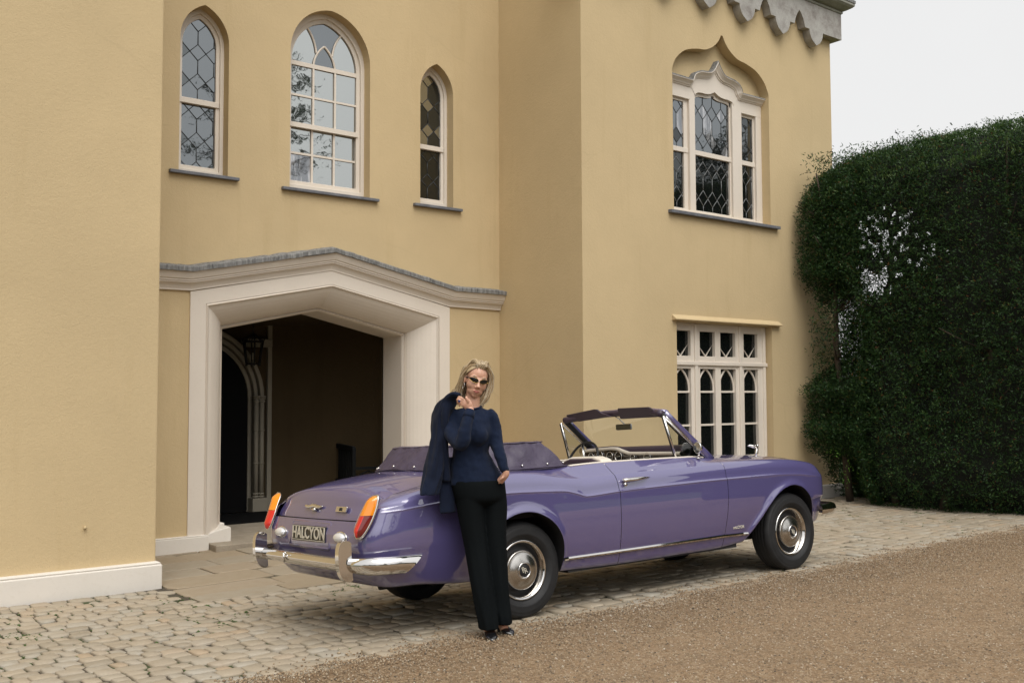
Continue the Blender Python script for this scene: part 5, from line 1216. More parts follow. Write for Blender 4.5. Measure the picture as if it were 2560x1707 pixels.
tag(person, 'person in dark sunglasses, navy jumper and black trousers leaning on the purple car', 'person')
def loft(mb, secs, n=28, fold=0.0, seed=0, cap=True):
    """secs: (centre xyz, half width, half depth, turn) horizontal ellipses"""
    rr = random.Random(seed); ph = [rr.uniform(0, 6.28) for _ in range(4)]; V = []
    for k, (c, hw_, hd_, a) in enumerate(secs):
        ca, sa = math.cos(a), math.sin(a); fk = fold*(k/max(1, len(secs)-1))
        for i in range(n):
            th = 2*math.pi*i/n; w_ = 1+fk*(.6*math.sin(5*th+ph[0]+.3*k)+.5*math.sin(8*th+ph[1]-.2*k)); ex, ey = hw_*math.cos(th)*w_, hd_*math.sin(th)*w_
            V.append((c[0]+ex*ca-ey*sa, c[1]+ex*sa+ey*ca, c[2]))
    m_ = len(secs); F = [(k*n+i, k*n+(i+1) % n, (k+1)*n+(i+1) % n, (k+1)*n+i) for k in range(m_-1) for i in range(n)]
    if cap: F += [tuple(range(n))[::-1], tuple(range((m_-1)*n, m_*n))]
    mb.add(V, F, True)
def resec(secs, sub=4):
    A = [np.r_[np.array(c), h, d, a] for c, h, d, a in secs]; return [((p[0], p[1], p[2]), p[3], p[4], p[5]) for p in catmull(A, sub)]
def remesh(o, vox, smooth=6, fac=.5):
    r_ = o.modifiers.new('remesh', 'REMESH'); r_.mode = 'VOXEL'; r_.voxel_size = vox; r_.use_smooth_shade = True
    if smooth: s_ = o.modifiers.new('smooth', 'SMOOTH'); s_.iterations = smooth; s_.factor = fac
def fold_tex(o, size, amt):
    tx = bpy.data.textures.new('cloth_folds', 'CLOUDS'); tx.noise_scale = size; tx.noise_depth = 1; d_ = o.modifiers.new('folds', 'DISPLACE'); d_.texture = tx; d_.strength = amt; d_.mid_level = .5; d_.texture_coords = 'LOCAL'
TW = R(20)
torso = [((-0.1274, 0.1450, 0.9717), .185, .118, TW), ((-0.1313, 0.1450, 1.0290), .182, .116, TW), ((-0.1551, 0.1420, 1.1071), .152, .105, TW), ((-0.1689, 0.1381, 1.1843), .124, .090, TW), ((-0.1640, 0.1301, 1.2496), .126, .098, TW*.9),
         ((-0.1649, 0.1153, 1.3148), .142, .118, TW*.8), ((-0.1699, 0.1222, 1.3821), .148, .106, TW*.7), ((-0.1729, 0.1272, 1.4365), .146, .086, TW*.6), ((-0.1689, 0.1272, 1.4681), .118, .064, TW*.5), ((-0.1610, 0.1272, 1.4879), .062, .052, TW*.4)]
legA = [((-0.1758, 0.1252, 0.9222), 0.100, 0.116, .2), ((-0.1738, 0.1203, 0.8253), 0.092, 0.108, .2), ((-0.1575, 0.1066, 0.6992), 0.082, 0.096, .15), ((-0.1362, 0.0901, 0.5734), 0.076, 0.086, .1), ((-0.1187, 0.0632, 0.4512), 0.073, 0.082, .1), ((-0.0992, 0.0359, 0.3295), 0.072, 0.078, .1), ((-0.0767, 0.0164, 0.2084), 0.070, 0.076, .1), ((-0.0580, -0.0019, 0.1134), 0.067, 0.072, .1), ((-0.0500, -0.0100, 0.0570), 0.064, 0.070, .1)]
legB = [((-0.0383, 0.1845, 0.9222), 0.102, 0.112, .3), ((-0.0205, 0.1845, 0.8174), 0.092, 0.104, .3), ((-0.0148, 0.1670, 0.6902), 0.081, 0.094, .25), ((-0.0071, 0.1506, 0.5644), 0.074, 0.086, .2), ((0.0036, 0.1339, 0.4401), 0.069, 0.082, .2), ((0.0143, 0.1118, 0.3183), 0.065, 0.078, .2), ((0.0281, 0.0947, 0.1951), 0.062, 0.076, .2), ((0.0430, 0.0774, 0.1206), 0.058, 0.072, .2), ((0.0480, 0.0720, 0.0710), 0.056, 0.070, .2)]
armL = [(-0.0581, 0.1252, 1.4464), (-0.0304, 0.1351, 1.4246), (-0.0126, 0.1351, 1.3623), (-0.0027, 0.1252, 1.2980), (0.0052, 0.1104, 1.2436), (0.0249, 0.0708, 1.1754), (0.0487, 0.0510, 1.1052), (0.0645, 0.0481, 1.0626)]
armR = [(-0.2708, 0.1252, 1.4642), (-0.3034, 0.1104, 1.4365), (-0.3074, 0.0659, 1.3771), (-0.2836, -0.0034, 1.3129), (-0.2361, -0.0726, 1.2604), (-0.2085, -0.1072, 1.2802), (-0.1956, -0.1122, 1.3485), (-0.1768, -0.0924, 1.4286), (-0.1659, -0.0726, 1.4681)]
rL = [.044, .047, .047, .045, .044, .040, .034, .030]; rR = [.054, .059, .056, .051, .050, .047, .043, .036, .032]
# jumper
mb = MB(); loft(mb, resec(torso), 32); mb.tube(catmull(armL, 4), list(np.interp(np.linspace(0, 7, 29), range(8), rL)), 16); mb.tube(catmull(armR, 4), list(np.interp(np.linspace(0, 8, 33), range(9), rR)), 16)
mb.sphere((-0.1096, 0.0481, 1.3059), (.060, .052, .066)); mb.sphere((-0.2164, 0.0263, 1.3030), (.060, .052, .066))
jm = mb.build('jumper', M['navy_knit'], person); remesh(jm, .007, 20); fold_tex(jm, .05, .012)
mb = MB(); mb.tube([(p[0], p[1], p[2]) for p in [tuple(np.array((-0.1590, 0.1252, 1.4958))+np.array((.058*math.cos(a), .054*math.sin(a)-.004, .016*math.sin(a)))) for a in np.linspace(0, 2*math.pi, 28, endpoint=False)]], .0075, 8, closed=True); mb.build('collar', M['navy_knit'], person)
mb = MB(); a_, b_ = Vector(armR[-2]), Vector(armR[-1]); mb.tube([a_.lerp(b_, -.1), a_.lerp(b_, .5), b_, b_+(b_-a_)*.10], [.037, .0365, .034, .032], 16); mb.build('cuff', M['navy_knit'], person)
# trousers
mb = MB(); pel = [((-0.1135, 0.1529, 0.8233), .085, .060, TW), ((-0.1046, 0.1400, 0.8757), .168, .116, TW), ((-0.1165, 0.1390, 0.9519), .184, .124, TW), ((-0.1234, 0.1430, 1.0063), .184, .120, TW)]
loft(mb, resec(pel), 30); loft(mb, resec(legA), 40, .085, 3); loft(mb, resec(legB), 40, .085, 5); tr = mb.build('trousers', M['velvet'], person); remesh(tr, .007, 3)
# body: one skin-coloured surface from head to feet
HC = Vector((-0.1303, 0.1153, 1.6699)); HM = Matrix.Translation(HC) @ Matrix.Rotation(R(13), 4, 'Y') @ Matrix.Rotation(R(14), 4, 'Z') @ Matrix.Rotation(R(4), 4, 'X')     # x across, y back, z up
mb = MB(); hp = lambda x, y, z: tuple(HM @ Vector((x, y, z)))
def blob(c, r_): mb.sphere((0, 0, 0), 1, 20, 14, HM @ Matrix.Translation(c) @ Matrix.Diagonal((*r_, 1)))
blob((0, .018, .040), (.072, .092, .075)); blob((0, -.012, -.020), (.066, .076, .075)); blob((0, -.028, -.062), (.048, .052, .048)); blob((0, -.050, -.093), (.024, .024, .020))
for s_ in (-1, 1): blob((.034*s_, -.036, -.026), (.032, .038, .038)); blob((.029*s_, -.024, -.066), (.024, .038, .030)); blob((.075*s_, .012, -.010), (.008, .017, .030)); blob((.024*s_, -.052, .020), (.036, .022, .020))
mb.tube([hp(0, -.076, .010), hp(0, -.090, -.015), hp(0, -.103, -.034), hp(0, -.094, -.042)], [.008, .0095, .0125, .006], 10)
for s_ in (-1, 1): blob((.011*s_, -.088, -.038), (.008, .010, .007))
blob((0, -.080, -.066), (.024, .010, .009)); blob((0, -.072, -.080), (.018, .012, .010))
mb.tube([hp(0, .022, -.055), (-0.1551, 0.1272, 1.5304), (-0.1610, 0.1301, 1.4958), (-0.1649, 0.1301, 1.4563)], [.050, .048, .052, .07], 16)
sh = lambda secs, k: [(c, h*k, d*k, a) for c, h, d, a in secs]
loft(mb, resec(sh(torso[:-2], .80)), 24); loft(mb, resec(sh(pel, .88)), 24); loft(mb, resec([(c, .05+(h-.05)*.35, .05+(d-.05)*.35, a) for c, h, d, a in legA]), 18); loft(mb, resec([(c, .048+(h-.05)*.35, .048+(d-.05)*.35, a) for c, h, d, a in legB]), 18)
mb.tube(catmull(armL+[(0.0566, 0.0540, 1.0389), (0.0259, 0.0837, 1.0013)], 4), [.026]*10+list(np.linspace(.030, .024, 19))+[.024]*8, 14); mb.tube(catmull(armR+[(-0.1640, -0.0677, 1.4879)], 4), [.034]*20+list(np.linspace(.034, .022, 17)), 14)
# raised hand closing on the jacket collar
fing = lambda pts, r_: mb.tube(catmull(pts, 3), list(np.linspace(r_, r_*.8, 3*(len(pts)-1)+1)), 10)
mb.tube([(-0.1640, -0.0677, 1.4840), (-0.1768, -0.0726, 1.5018), (-0.1916, -0.0726, 1.5196), (-0.2065, -0.0686, 1.5334)], [.022, .028, .032, .028], 14, flat=(.62, 1.1), up=(0, 1, 0))
fing([(-0.2045, -0.0746, 1.5374), (-0.2213, -0.0825, 1.5522), (-0.2381, -0.0706, 1.5591), (-0.2441, -0.0479, 1.5532)], .0098); fing([(-0.2124, -0.0726, 1.5285), (-0.2312, -0.0845, 1.5403), (-0.2480, -0.0726, 1.5433), (-0.2500, -0.0489, 1.5364)], .0098)
fing([(-0.2124, -0.0706, 1.5156), (-0.2322, -0.0805, 1.5245), (-0.2460, -0.0667, 1.5255), (-0.2460, -0.0449, 1.5196)], .0094); fing([(-0.2065, -0.0686, 1.5037), (-0.2243, -0.0756, 1.5087), (-0.2361, -0.0627, 1.5077), (-0.2361, -0.0449, 1.5027)], .0084)
fing([(-0.1827, -0.0766, 1.5116), (-0.1788, -0.0904, 1.5314), (-0.1867, -0.0944, 1.5492), (-0.1916, -0.0874, 1.5631)], .0104)
# other hand, thumb hooked at the pocket
for k in range(4): fing([(0.0546+k*.003, 0.0540+k*.010, 1.0350), (0.0329+k*.003, 0.0777+k*.010, 1.0063), (0.0062+k*.003, 0.1005+k*.010, 0.9766)], .009)
fing([(0.0546, 0.0401, 1.0409), (0.0408, 0.0322, 1.0270), (0.0269, 0.0382, 1.0132)], .0095)
for (hx_, toe, hd_) in ((((-0.0550, 0.0100, 0.0650)), (-.036, -.055, .035), .03), (((0.0420, 0.0900, 0.0650)), (.06, -.0, .04), .03)): mb.tube([hx_, (hx_[0], hx_[1]-.01, .06), (hx_[0]+.01, hx_[1]-.03, .035)], [.036, .032, .028], 12)
bd = mb.build('body', M['skin'], person); remesh(bd, .0030, 6, .5)
# lips, brows
mb = MB(); mb.tube([hp(-.023, -.0795, -.0655), hp(-.010, -.0905, -.0632), hp(0, -.0925, -.0642), hp(.010, -.0905, -.0632), hp(.023, -.0795, -.0655)], [.0015, .0032, .0032, .0032, .0015], 8); mb.tube([hp(-.020, -.080, -.0672), hp(-.008, -.0905, -.0705), hp(.008, -.0905, -.0705), hp(.020, -.080, -.0672)], [.0015, .0038, .0038, .0015], 8); mb.build('lips', M['lip'], person)
mb = MB()
for s_ in (-1, 1): mb.tube([hp(.016*s_, -.0815, .026), hp(.034*s_, -.076, .033), hp(.052*s_, -.060, .029)], [.0022, .003, .0015], 6)
mb.build('eyebrow', M['hair'], person)
# sunglasses
sg = empty('sunglasses', parent=person)
for s_ in (-1, 1):
    out_l = []
    for a in np.linspace(0, 2*math.pi, 26, endpoint=False):
        x = .034+.030*math.cos(a); z = .0065+.0155*math.sin(a)*(1-.12*math.cos(a))+.004*math.cos(a); y = -.0935+.020*((x-.005)/.06)**2; out_l.append((x*s_, y, z))
    c = (.034*s_, -.094, .0065); mb = MB(); mb.add([hp(*c)]+[hp(*p) for p in out_l], [(0, 1+i, 1+(i+1) % 26) for i in range(26)]+[], True); mb.build('lens', M['lens'], sg)
    mb = MB(); mb.tube([hp(*p) for p in out_l], .0009, 6, closed=True); mb.build('rim', M['gold'], sg)
    mb = MB(); mb.tube([hp(.062*s_, -.074, .010), hp(.072*s_, -.045, .012), hp(.078*s_, .010, .008)], [.0035, .004, .003], 6); mb.build('temple', M['black'], sg)
mb = MB(); mb.tube([hp(-.008, -.0945, .003), hp(0, -.0985, .0055), hp(.008, -.0945, .003)], .0018, 6); mb.build('bridge', M['silver'], sg)
for s_ in (-1, 1):
    mb = MB(); mb.tube([hp(.078*s_+.011*math.cos(a)*s_*.3, -.003+.010*math.cos(a), -.054+.020*math.sin(a)) for a in np.linspace(0, 2*math.pi, 16, endpoint=False)], .0018, 6, closed=True); mb.build('earring', M['silver'], person)
mb = MB(); mb.sphere((-0.2361, -0.0884, 1.5334), (.0085, .006, .010)); mb.build('ring', M['sapphire'], person)
# hair: cap and swept locks
rh_ = random.Random(21)
mb = MB(); Vh = []; nu, nv = 30, 16
for j in range(nv):
    ph_ = math.pi*.56*j/(nv-1)
    for i in range(nu):
        th = 2*math.pi*i/nu; fr = max(0, -math.sin(th)); ph2 = ph_*(1-.60*fr**1.5)
        x = .083*math.sin(ph2)*math.cos(th); y = .020+.104*math.sin(ph2)*math.sin(th); z = .036+.084*math.cos(ph2); Vh.append(hp(x, y, z))
mb.add(Vh, [(j*nu+i, j*nu+(i+1) % nu, (j+1)*nu+(i+1) % nu, (j+1)*nu+i) for j in range(nv-1) for i in range(nu)], True); mb.build('hair_cap', M['hair'], person)
mb = MB()
def lock(pts, r0): q = catmull(pts, 4); n_ = len(q); mb.tube([hp(*p) for p in q], [r0*(.55+.45*math.sin(math.pi*min(1, .15+.85*i/(n_-1)))**.6)*(1 if i < n_-4 else (n_-i)/5) for i in range(n_)], 5, caps=True)
g_ = lambda s: rh_.gauss(0, s)
for k in range(420):          # swept to the side that falls on the shoulder
    u_ = rh_.random(); lay = rh_.uniform(.0, 1); x0 = .006+.030*u_+g_(.003); y0 = -.060+.115*lay*u_+g_(.004); z0 = .098-.010*u_+.008*lay
    o_ = rh_.uniform(.8, 1.06); yb = -.030+.10*lay
    lock([(x0-.012, y0+.01, z0-.012), (x0, y0-.004+.02*lay, z0+.020), (.058*o_+g_(.004), yb-.018, .094+g_(.006)), (.099*o_+g_(.005), yb, .040+g_(.008)), (.106*o_+g_(.006), yb+.006, -.030+g_(.01)), (.088*o_+g_(.008), yb+.004, -.105+g_(.01)), (.070*o_+g_(.009), yb*.7, -.165+g_(.008)), (.085*o_+g_(.010), yb*.6-.006, -.205+g_(.007)), (.118*o_+g_(.012), yb*.6-.012, -.205+g_(.012))], rh_.uniform(.0014, .0032))
for k in range(340):          # other side, behind the ear and shoulder
    u_ = rh_.random(); lay = rh_.uniform(0, 1); x0 = .004-.034*u_+g_(.003); y0 = -.058+.115*lay*u_+g_(.004); z0 = .099-.012*u_+.006*lay; o_ = rh_.uniform(.82, 1.05); yb = .008+.085*lay
    lock([(x0+.006, y0+.008, z0-.012), (x0-.006, y0+.006, z0+.016), (-.056*o_+g_(.004), yb-.030, .088+g_(.006)), (-.088*o_+g_(.004), yb-.004, .036+g_(.007)), (-.092*o_+g_(.005), yb+.012, -.030+g_(.01)), (-.092*o_+g_(.008), yb+.018, -.088+g_(.01)), (-.098*o_+g_(.012), yb+.022, -.130+g_(.014)), (-.112*o_+g_(.014), yb+.03, -.155+g_(.014))], rh_.uniform(.0014, .0030))
for k in range(260):          # crown and back
    a = rh_.uniform(0.15, math.pi-.15); lay = rh_.uniform(.9, 1.08)
    lock([(.03*math.cos(a), -.05+.03*rh_.random(), .112), (.05*math.cos(a), .01, .132*lay-.004), (.075*math.cos(a)*lay, .02+.09*math.sin(a)*lay, .085), (.088*math.cos(a)*lay, .02+.108*math.sin(a)*lay, .01), (.085*math.cos(a)*lay+g_(.006), .02+.10*math.sin(a)*lay, -.09+g_(.02)), (.08*math.cos(a)*lay+g_(.01), .02+.095*math.sin(a), -.17+g_(.02))], rh_.uniform(.0018, .0036))
mb.build('hair', M['hair'], person)
# shoes
def shoe(h_, t_, name):
    """pointed court shoe from heel point h_ to toe point t_, on the ground"""
    h_ = Vector(h_); t_ = Vector(t_); ax = (t_-h_); L_ = ax.length; ax.normalize(); sd = Vector((ax.y, -ax.x, 0)); so = empty(name, parent=person)
    prof = [(0, .026, .062, .070), (.15, .031, .050, .066), (.35, .034, .028, .060), (.55, .041, .010, .050), (.72, .043, .006, .040), (.86, .033, .006, .032), (.95, .019, .006, .024), (1.0, .006, .008, .016)]
    V = []; n = 14
    for u_, w_, zb, zt in prof:
        for i in range(n): th = 2*math.pi*i/n; p = h_+ax*(L_*u_)+sd*(w_*math.cos(th)); zc = (zb+zt)/2; V.append((p.x, p.y, max(zb, zc+(zt-zb)*.5*1.1*math.sin(th))))
    mb = MB(); mb.add(V, [(k*n+i, k*n+(i+1) % n, (k+1)*n+(i+1) % n, (k+1)*n+i) for k in range(len(prof)-1) for i in range(n)]+[tuple(range(n))[::-1], tuple(range((len(prof)-1)*n, len(prof)*n))], True); mb.build('upper', M['shoe'], so, recalc=True)
    mb = MB(); mb.tube([h_+ax*.02+Vector((0, 0, .065)), h_+ax*.012+Vector((0, 0, .003))], [.020, .009], 10); mb.build('heel', M['shoe'], so)
g1 = gz(3.90, 5.21)-.205; g2 = gz(4.06, 5.28)-.205
shoe((-.056, .080, g1+.002), (-.022, -.140, g1+.002), 'shoe'); shoe((.005, .150, g2+.002), (.108, .020, g2+.002), 'shoe')

# ------------------------------------------------------------------ jacket over the shoulder
jk = empty('jacket'); jk.matrix_world = PM_; tag(jk, 'dark navy knitted jacket slung over one shoulder, hanging beside the arm', 'jacket')
mb = MB()
secs = [((-0.2579, -0.0330, 1.5690), .030, .030, .3), ((-0.2836, 0.0164, 1.5631), .052, .045, .5), ((-0.3103, 0.0560, 1.5374), .066, .062, .6), ((-0.3370, 0.0738, 1.4958), .066, .082, .5), ((-0.3627, 0.0906, 1.4365), .060, .088, .4), ((-0.3746, 0.0906, 1.3574), .056, .088, .35), ((-0.3845, 0.0807, 1.2684), .055, .084, .3), ((-0.3964, 0.0639, 1.1695), .062, .078, .3), ((-0.4072, 0.0411, 1.0706), .068, .066, .3), ((-0.4290, 0.0065, 0.9815), .064, .050, .3), ((-0.4438, -0.0133, 0.9202), .060, .042, .3)]
loft(mb, resec(secs), 44, .17, 12); j1 = mb.build('jacket_front', M['jacket_knit'], jk); remesh(j1, .007, 3); fold_tex(j1, .09, .010)
mb = MB(); secs = [((-0.3103, 0.0263, 1.5374), .040, .028, .4), ((-0.3331, 0.0164, 1.4563), .030, .030, .4), ((-0.3370, 0.0263, 1.3475), .026, .032, .3), ((-0.3400, 0.0411, 1.2387), .026, .032, .3), ((-0.3370, 0.0510, 1.1299), .030, .030, .3), ((-0.3301, 0.0560, 1.0310), .030, .026, .3), ((-0.3271, 0.0609, 1.0013), .028, .022, .3)]
loft(mb, resec(secs), 22, .05, 4); j2 = mb.build('jacket_sleeve', M['jacket_knit'], jk); remesh(j2, .007, 4)
mb = MB(); secs = [((-0.3252, 0.1005, 1.1596), .066, .022, .5), ((-0.3252, 0.1005, 1.0508), .066, .022, .5), ((-0.3222, 0.0955, 0.9222), .064, .020, .55), ((-0.3222, 0.0906, 0.8332), .062, .018, .55), ((-0.3223, 0.0889, 0.7915), .062, .018, .55)]
loft(mb, resec(secs), 26, .06, 9); j3 = mb.build('jacket_back', M['jacket_knit'], jk); remesh(j3, .007, 3)
mb = MB(); mb.tube(catmull([(-0.2361, -0.0281, 1.5730), (-0.2807, -0.0133, 1.5799), (-0.3301, 0.0164, 1.5473), (-0.3627, 0.0312, 1.4760), (-0.3746, 0.0263, 1.3574), (-0.3815, 0.0164, 1.2387)], 4), .018, 10, flat=(.8, 1.2)); j4 = mb.build('jacket_collar', M['jacket_knit'], jk)

# ------------------------------------------------------------------ planting
def leaf_mat(name, stops, rough=.55, trans=.25):
    m, t, b, o = nodes(name); g = t.nodes.new('ShaderNodeNewGeometry')
    c = ramp(t, g.outputs['Random Per Island'], stops); t.links.new(c, b.inputs['Base Color']); b.inputs['Roughness'].default_value = rough; b.inputs['Specular IOR Level'].default_value = .35
    tr = t.nodes.new('ShaderNodeBsdfTranslucent'); t.links.new(c, tr.inputs['Color']); mx = t.nodes.new('ShaderNodeMixShader'); mx.inputs[0].default_value = trans
    t.links.new(b.outputs[0], mx.inputs[1]); t.links.new(tr.outputs[0], mx.inputs[2]); t.links.new(mx.outputs[0], o.inputs['Surface']); return m
M['yew'] = leaf_mat('yew_leaf', [(0, (.008, .020, .008)), (.35, (.020, .052, .016)), (.7, (.038, .095, .024)), (.9, (.055, .115, .028)), (.975, (.085, .13, .03)), (.985, (.16, .065, .02)), (1, (.12, .06, .02))])
M['yew_young_sunlit'] = leaf_mat('sunlit_young_yew_leaf', [(0, (.03, .065, .016)), (.5, (.07, .13, .03)), (1, (.12, .19, .045))])  # new growth along the hedge top, sunlit brightness painted into its greens
M['tree_leaf'] = leaf_mat('tree_leaf', [(0, (.010, .020, .010)), (.5, (.02, .04, .016)), (1, (.04, .065, .022))])
M['bark'] = mottled('bark', [(.3, (.035, .026, .018)), (.7, (.08, .06, .042))], 6, .9, .6, .02, 0, (3, 3, .6))
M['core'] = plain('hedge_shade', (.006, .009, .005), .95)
def leaves(name, P, Dv, L, Wd, mat, parent=None):
    """bent leaf-shaped quads: P base points, Dv directions, L lengths, Wd widths"""
    n = len(P); Dv = Dv/(np.linalg.norm(Dv, axis=1, keepdims=True)+1e-9); rv = RNG.normal(size=(n, 3)); Sd = np.cross(Dv, rv); Sd /= np.linalg.norm(Sd, axis=1, keepdims=True)+1e-9; Up = np.cross(Sd, Dv)
    L = L[:, None]; Wd = Wd[:, None]
    V = np.stack([P, P+Dv*L*.45+Sd*Wd*.5+Up*L*.05, P+Dv*L-Up*L*.10, P+Dv*L*.45-Sd*Wd*.5+Up*L*.05], 1).reshape(-1, 3)
    return link(name, mesh_np(name, V, np.arange(4*n).reshape(-1, 4), mat), parent)
def vnoise(x, y, z=0.0, s=1.0):
    return (np.sin(x*2.1*s+1.3*np.sin(y*1.7*s+z))*np.sin(y*2.6*s+1.1*np.sin(x*1.9*s-z))+.5*np.sin(x*5.3*s+y*3.7*s+z)*np.sin(y*6.1*s-x*2.3*s))/1.5
hedge = empty('hedge', (13.4, 6.5, .1)); hedge.matrix_world = Matrix()
tag(hedge, 'tall clipped dark green yew hedge at the far corner of the house', 'hedge')
HTOP = 5.50
def hx(y, z):
    base = 12.98+.06*vnoise(y, z, 2.0, .8)+.05*vnoise(y, z, .3, 2.3)-.03*(9.4-y)*.3
    nearw = 1/(1+np.exp(-(y-8.55)/.09))
    end = np.interp(z, [0, .7, .95, 1.25, 1.5, 1.85, 2.1, 2.4, 3.0, 3.25, 3.6, 5.2, 6], [13.8, 13.6, 13.2, 13.02, 13.25, 13.05, 13.5, 14.05, 14.15, 13.45, 13.02, 13.05, 13.25])
    low = .35*np.exp(-(z/.35)**2)
    ht = HTOP-.30*np.exp(-(9.4-y)/.45); top = np.where(z > ht-.7, (np.clip(z-(ht-.7), 0, .9)**2)*1.15, 0)
    return base*(1-nearw)+end*nearw+low+top
def hole(y, z): return 1.0*np.exp(-(((y-8.30)/.30)**2+((z-3.40)/.17)**2))+.55*np.exp(-(((y-8.68)/.12)**2+((z-3.0)/.40)**2))+.42*np.exp(-(((y-8.1)/.60)**2+((z-4.15)/.55)**2))+.25*np.exp(-(((y-7.4)/.3)**2+((z-3.8)/.3)**2))
nc = 27000
cy_ = np.where(RNG.random(nc) < .30, RNG.uniform(8.4, 9.42, nc), 9.42-RNG.random(nc)**.9*9.5); cz_ = RNG.uniform(.05, HTOP+.06, nc); dep = np.abs(RNG.normal(0, .16, nc))
keep = RNG.random(nc) > np.clip(hole(cy_, cz_), 0, 1)*.66; cy_, cz_, dep = cy_[keep], cz_[keep], dep[keep]
cx_ = hx(cy_, cz_)+dep+.016*RNG.normal(size=len(cy_)); okz = cz_ < HTOP-.02-.30*np.exp(-(9.4-cy_)/.45); cx_, cy_, cz_, dep = cx_[okz], cy_[okz], cz_[okz], dep[okz]
cz2 = cz_+.03*vnoise(cy_, cx_, 1.0, 3)
# top surface
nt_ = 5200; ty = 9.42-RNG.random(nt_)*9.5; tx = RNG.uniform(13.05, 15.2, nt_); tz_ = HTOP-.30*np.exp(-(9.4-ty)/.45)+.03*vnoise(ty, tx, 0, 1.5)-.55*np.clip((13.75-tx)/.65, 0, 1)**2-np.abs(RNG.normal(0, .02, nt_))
# leaves facing the house end
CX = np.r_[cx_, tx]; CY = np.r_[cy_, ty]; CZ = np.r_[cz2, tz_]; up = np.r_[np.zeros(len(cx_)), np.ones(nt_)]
per = 11; n = len(CX)*per
ci = np.repeat(np.arange(len(CX)), per); off = RNG.normal(0, .034, (n, 3)); off[:, 2] = np.where(up[ci] > .5, -np.abs(off[:, 2]), off[:, 2]); Pl = np.stack([CX, CY, CZ], 1)[ci]+off
Dl = np.stack([-1.0+0*CX, 0*CX, .25+up*1.3], 1)[ci]; Dl[:, 0] += up[ci]*.8; Dl += RNG.normal(0, .75, (n, 3))
Pl[:, 2] = np.maximum(Pl[:, 2], [gz(a, b)+.01 for a, b in zip(Pl[:, 0], Pl[:, 1])])
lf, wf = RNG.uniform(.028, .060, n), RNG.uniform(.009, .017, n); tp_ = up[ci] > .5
leaves('foliage', Pl[~tp_], Dl[~tp_], lf[~tp_], wf[~tp_], M['yew'], hedge); leaves('sunlit_young_foliage', Pl[tp_], Dl[tp_], lf[tp_], wf[tp_], M['yew_young_sunlit'], hedge)
# sparse inner foliage, seen through the gap
ni = 6500; iy = RNG.uniform(7.2, 9.3, ni); iz = RNG.uniform(1.2, HTOP, ni); k_ = RNG.random(ni) > np.clip(hole(iy, iz), 0, 1)*.78; iy, iz = iy[k_], iz[k_]; ix = RNG.uniform(13.1, 14.1, len(iy))
ii = np.repeat(np.arange(len(ix)), 7); Pi = np.stack([ix, iy, iz], 1)[ii]+RNG.normal(0, .05, (len(ii), 3)); leaves('inner_foliage', Pi, RNG.normal(0, 1, (len(ii), 3)), RNG.uniform(.04, .08, len(ii)), RNG.uniform(.012, .022, len(ii)), M['yew'], hedge)
# dark heart of the hedge, open where the hedge is thin
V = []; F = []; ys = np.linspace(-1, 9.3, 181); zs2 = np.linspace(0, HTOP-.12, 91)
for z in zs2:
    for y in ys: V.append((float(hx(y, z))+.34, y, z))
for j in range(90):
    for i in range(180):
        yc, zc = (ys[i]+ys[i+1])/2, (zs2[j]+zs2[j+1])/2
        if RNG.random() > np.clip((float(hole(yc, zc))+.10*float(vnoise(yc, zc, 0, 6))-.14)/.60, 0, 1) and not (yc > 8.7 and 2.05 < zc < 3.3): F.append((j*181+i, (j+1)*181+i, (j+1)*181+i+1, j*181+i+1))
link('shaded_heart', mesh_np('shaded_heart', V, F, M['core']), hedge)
rgb = random.Random(9)
for k in range(9):
    y0 = 8.9-k*.75; pts = [(13.5+rgb.uniform(-.1, .1), y0, gz(13.5, y0)-.02)]
    for q in range(7): pts.append((pts[-1][0]+rgb.gauss(0, .08)-.01, pts[-1][1]+rgb.gauss(0, .09), pts[-1][2]+.72))
    mb = MB(); mb.tube(pts, [.06, .055, .05, .04, .035, .03, .02, .012], 7)
    for q in range(2, 7):
        p = pts[q]
        for s_ in range(3): d = (rgb.uniform(-.5, .2), rgb.uniform(-.5, .5), rgb.uniform(.1, .5)); mb.tube([p, (p[0]+d[0]*.5, p[1]+d[1]*.5, p[2]+d[2]*.45), (p[0]+d[0], p[1]+d[1], p[2]+d[2])], [.018, .012, .005], 5)
    mb.build('stem', M['bark'], hedge)
# a few fresh shoots low down by the corner
for (x, y, z) in ((13.2, 8.95, .95), (13.3, 8.8, .55), (13.35, 8.55, .5)):
    n = 30; Pn = np.array([(x, y, z)])+RNG.normal(0, (.05, .05, .09), (n, 3)); leaves('fresh_shoot', Pn, RNG.normal(0, 1, (n, 3))+np.array([[-.6, -.3, .6]]), RNG.uniform(.03, .055, n), RNG.uniform(.012, .02, n), plain('fresh_leaf', (.12, .30, .03), .5), hedge)
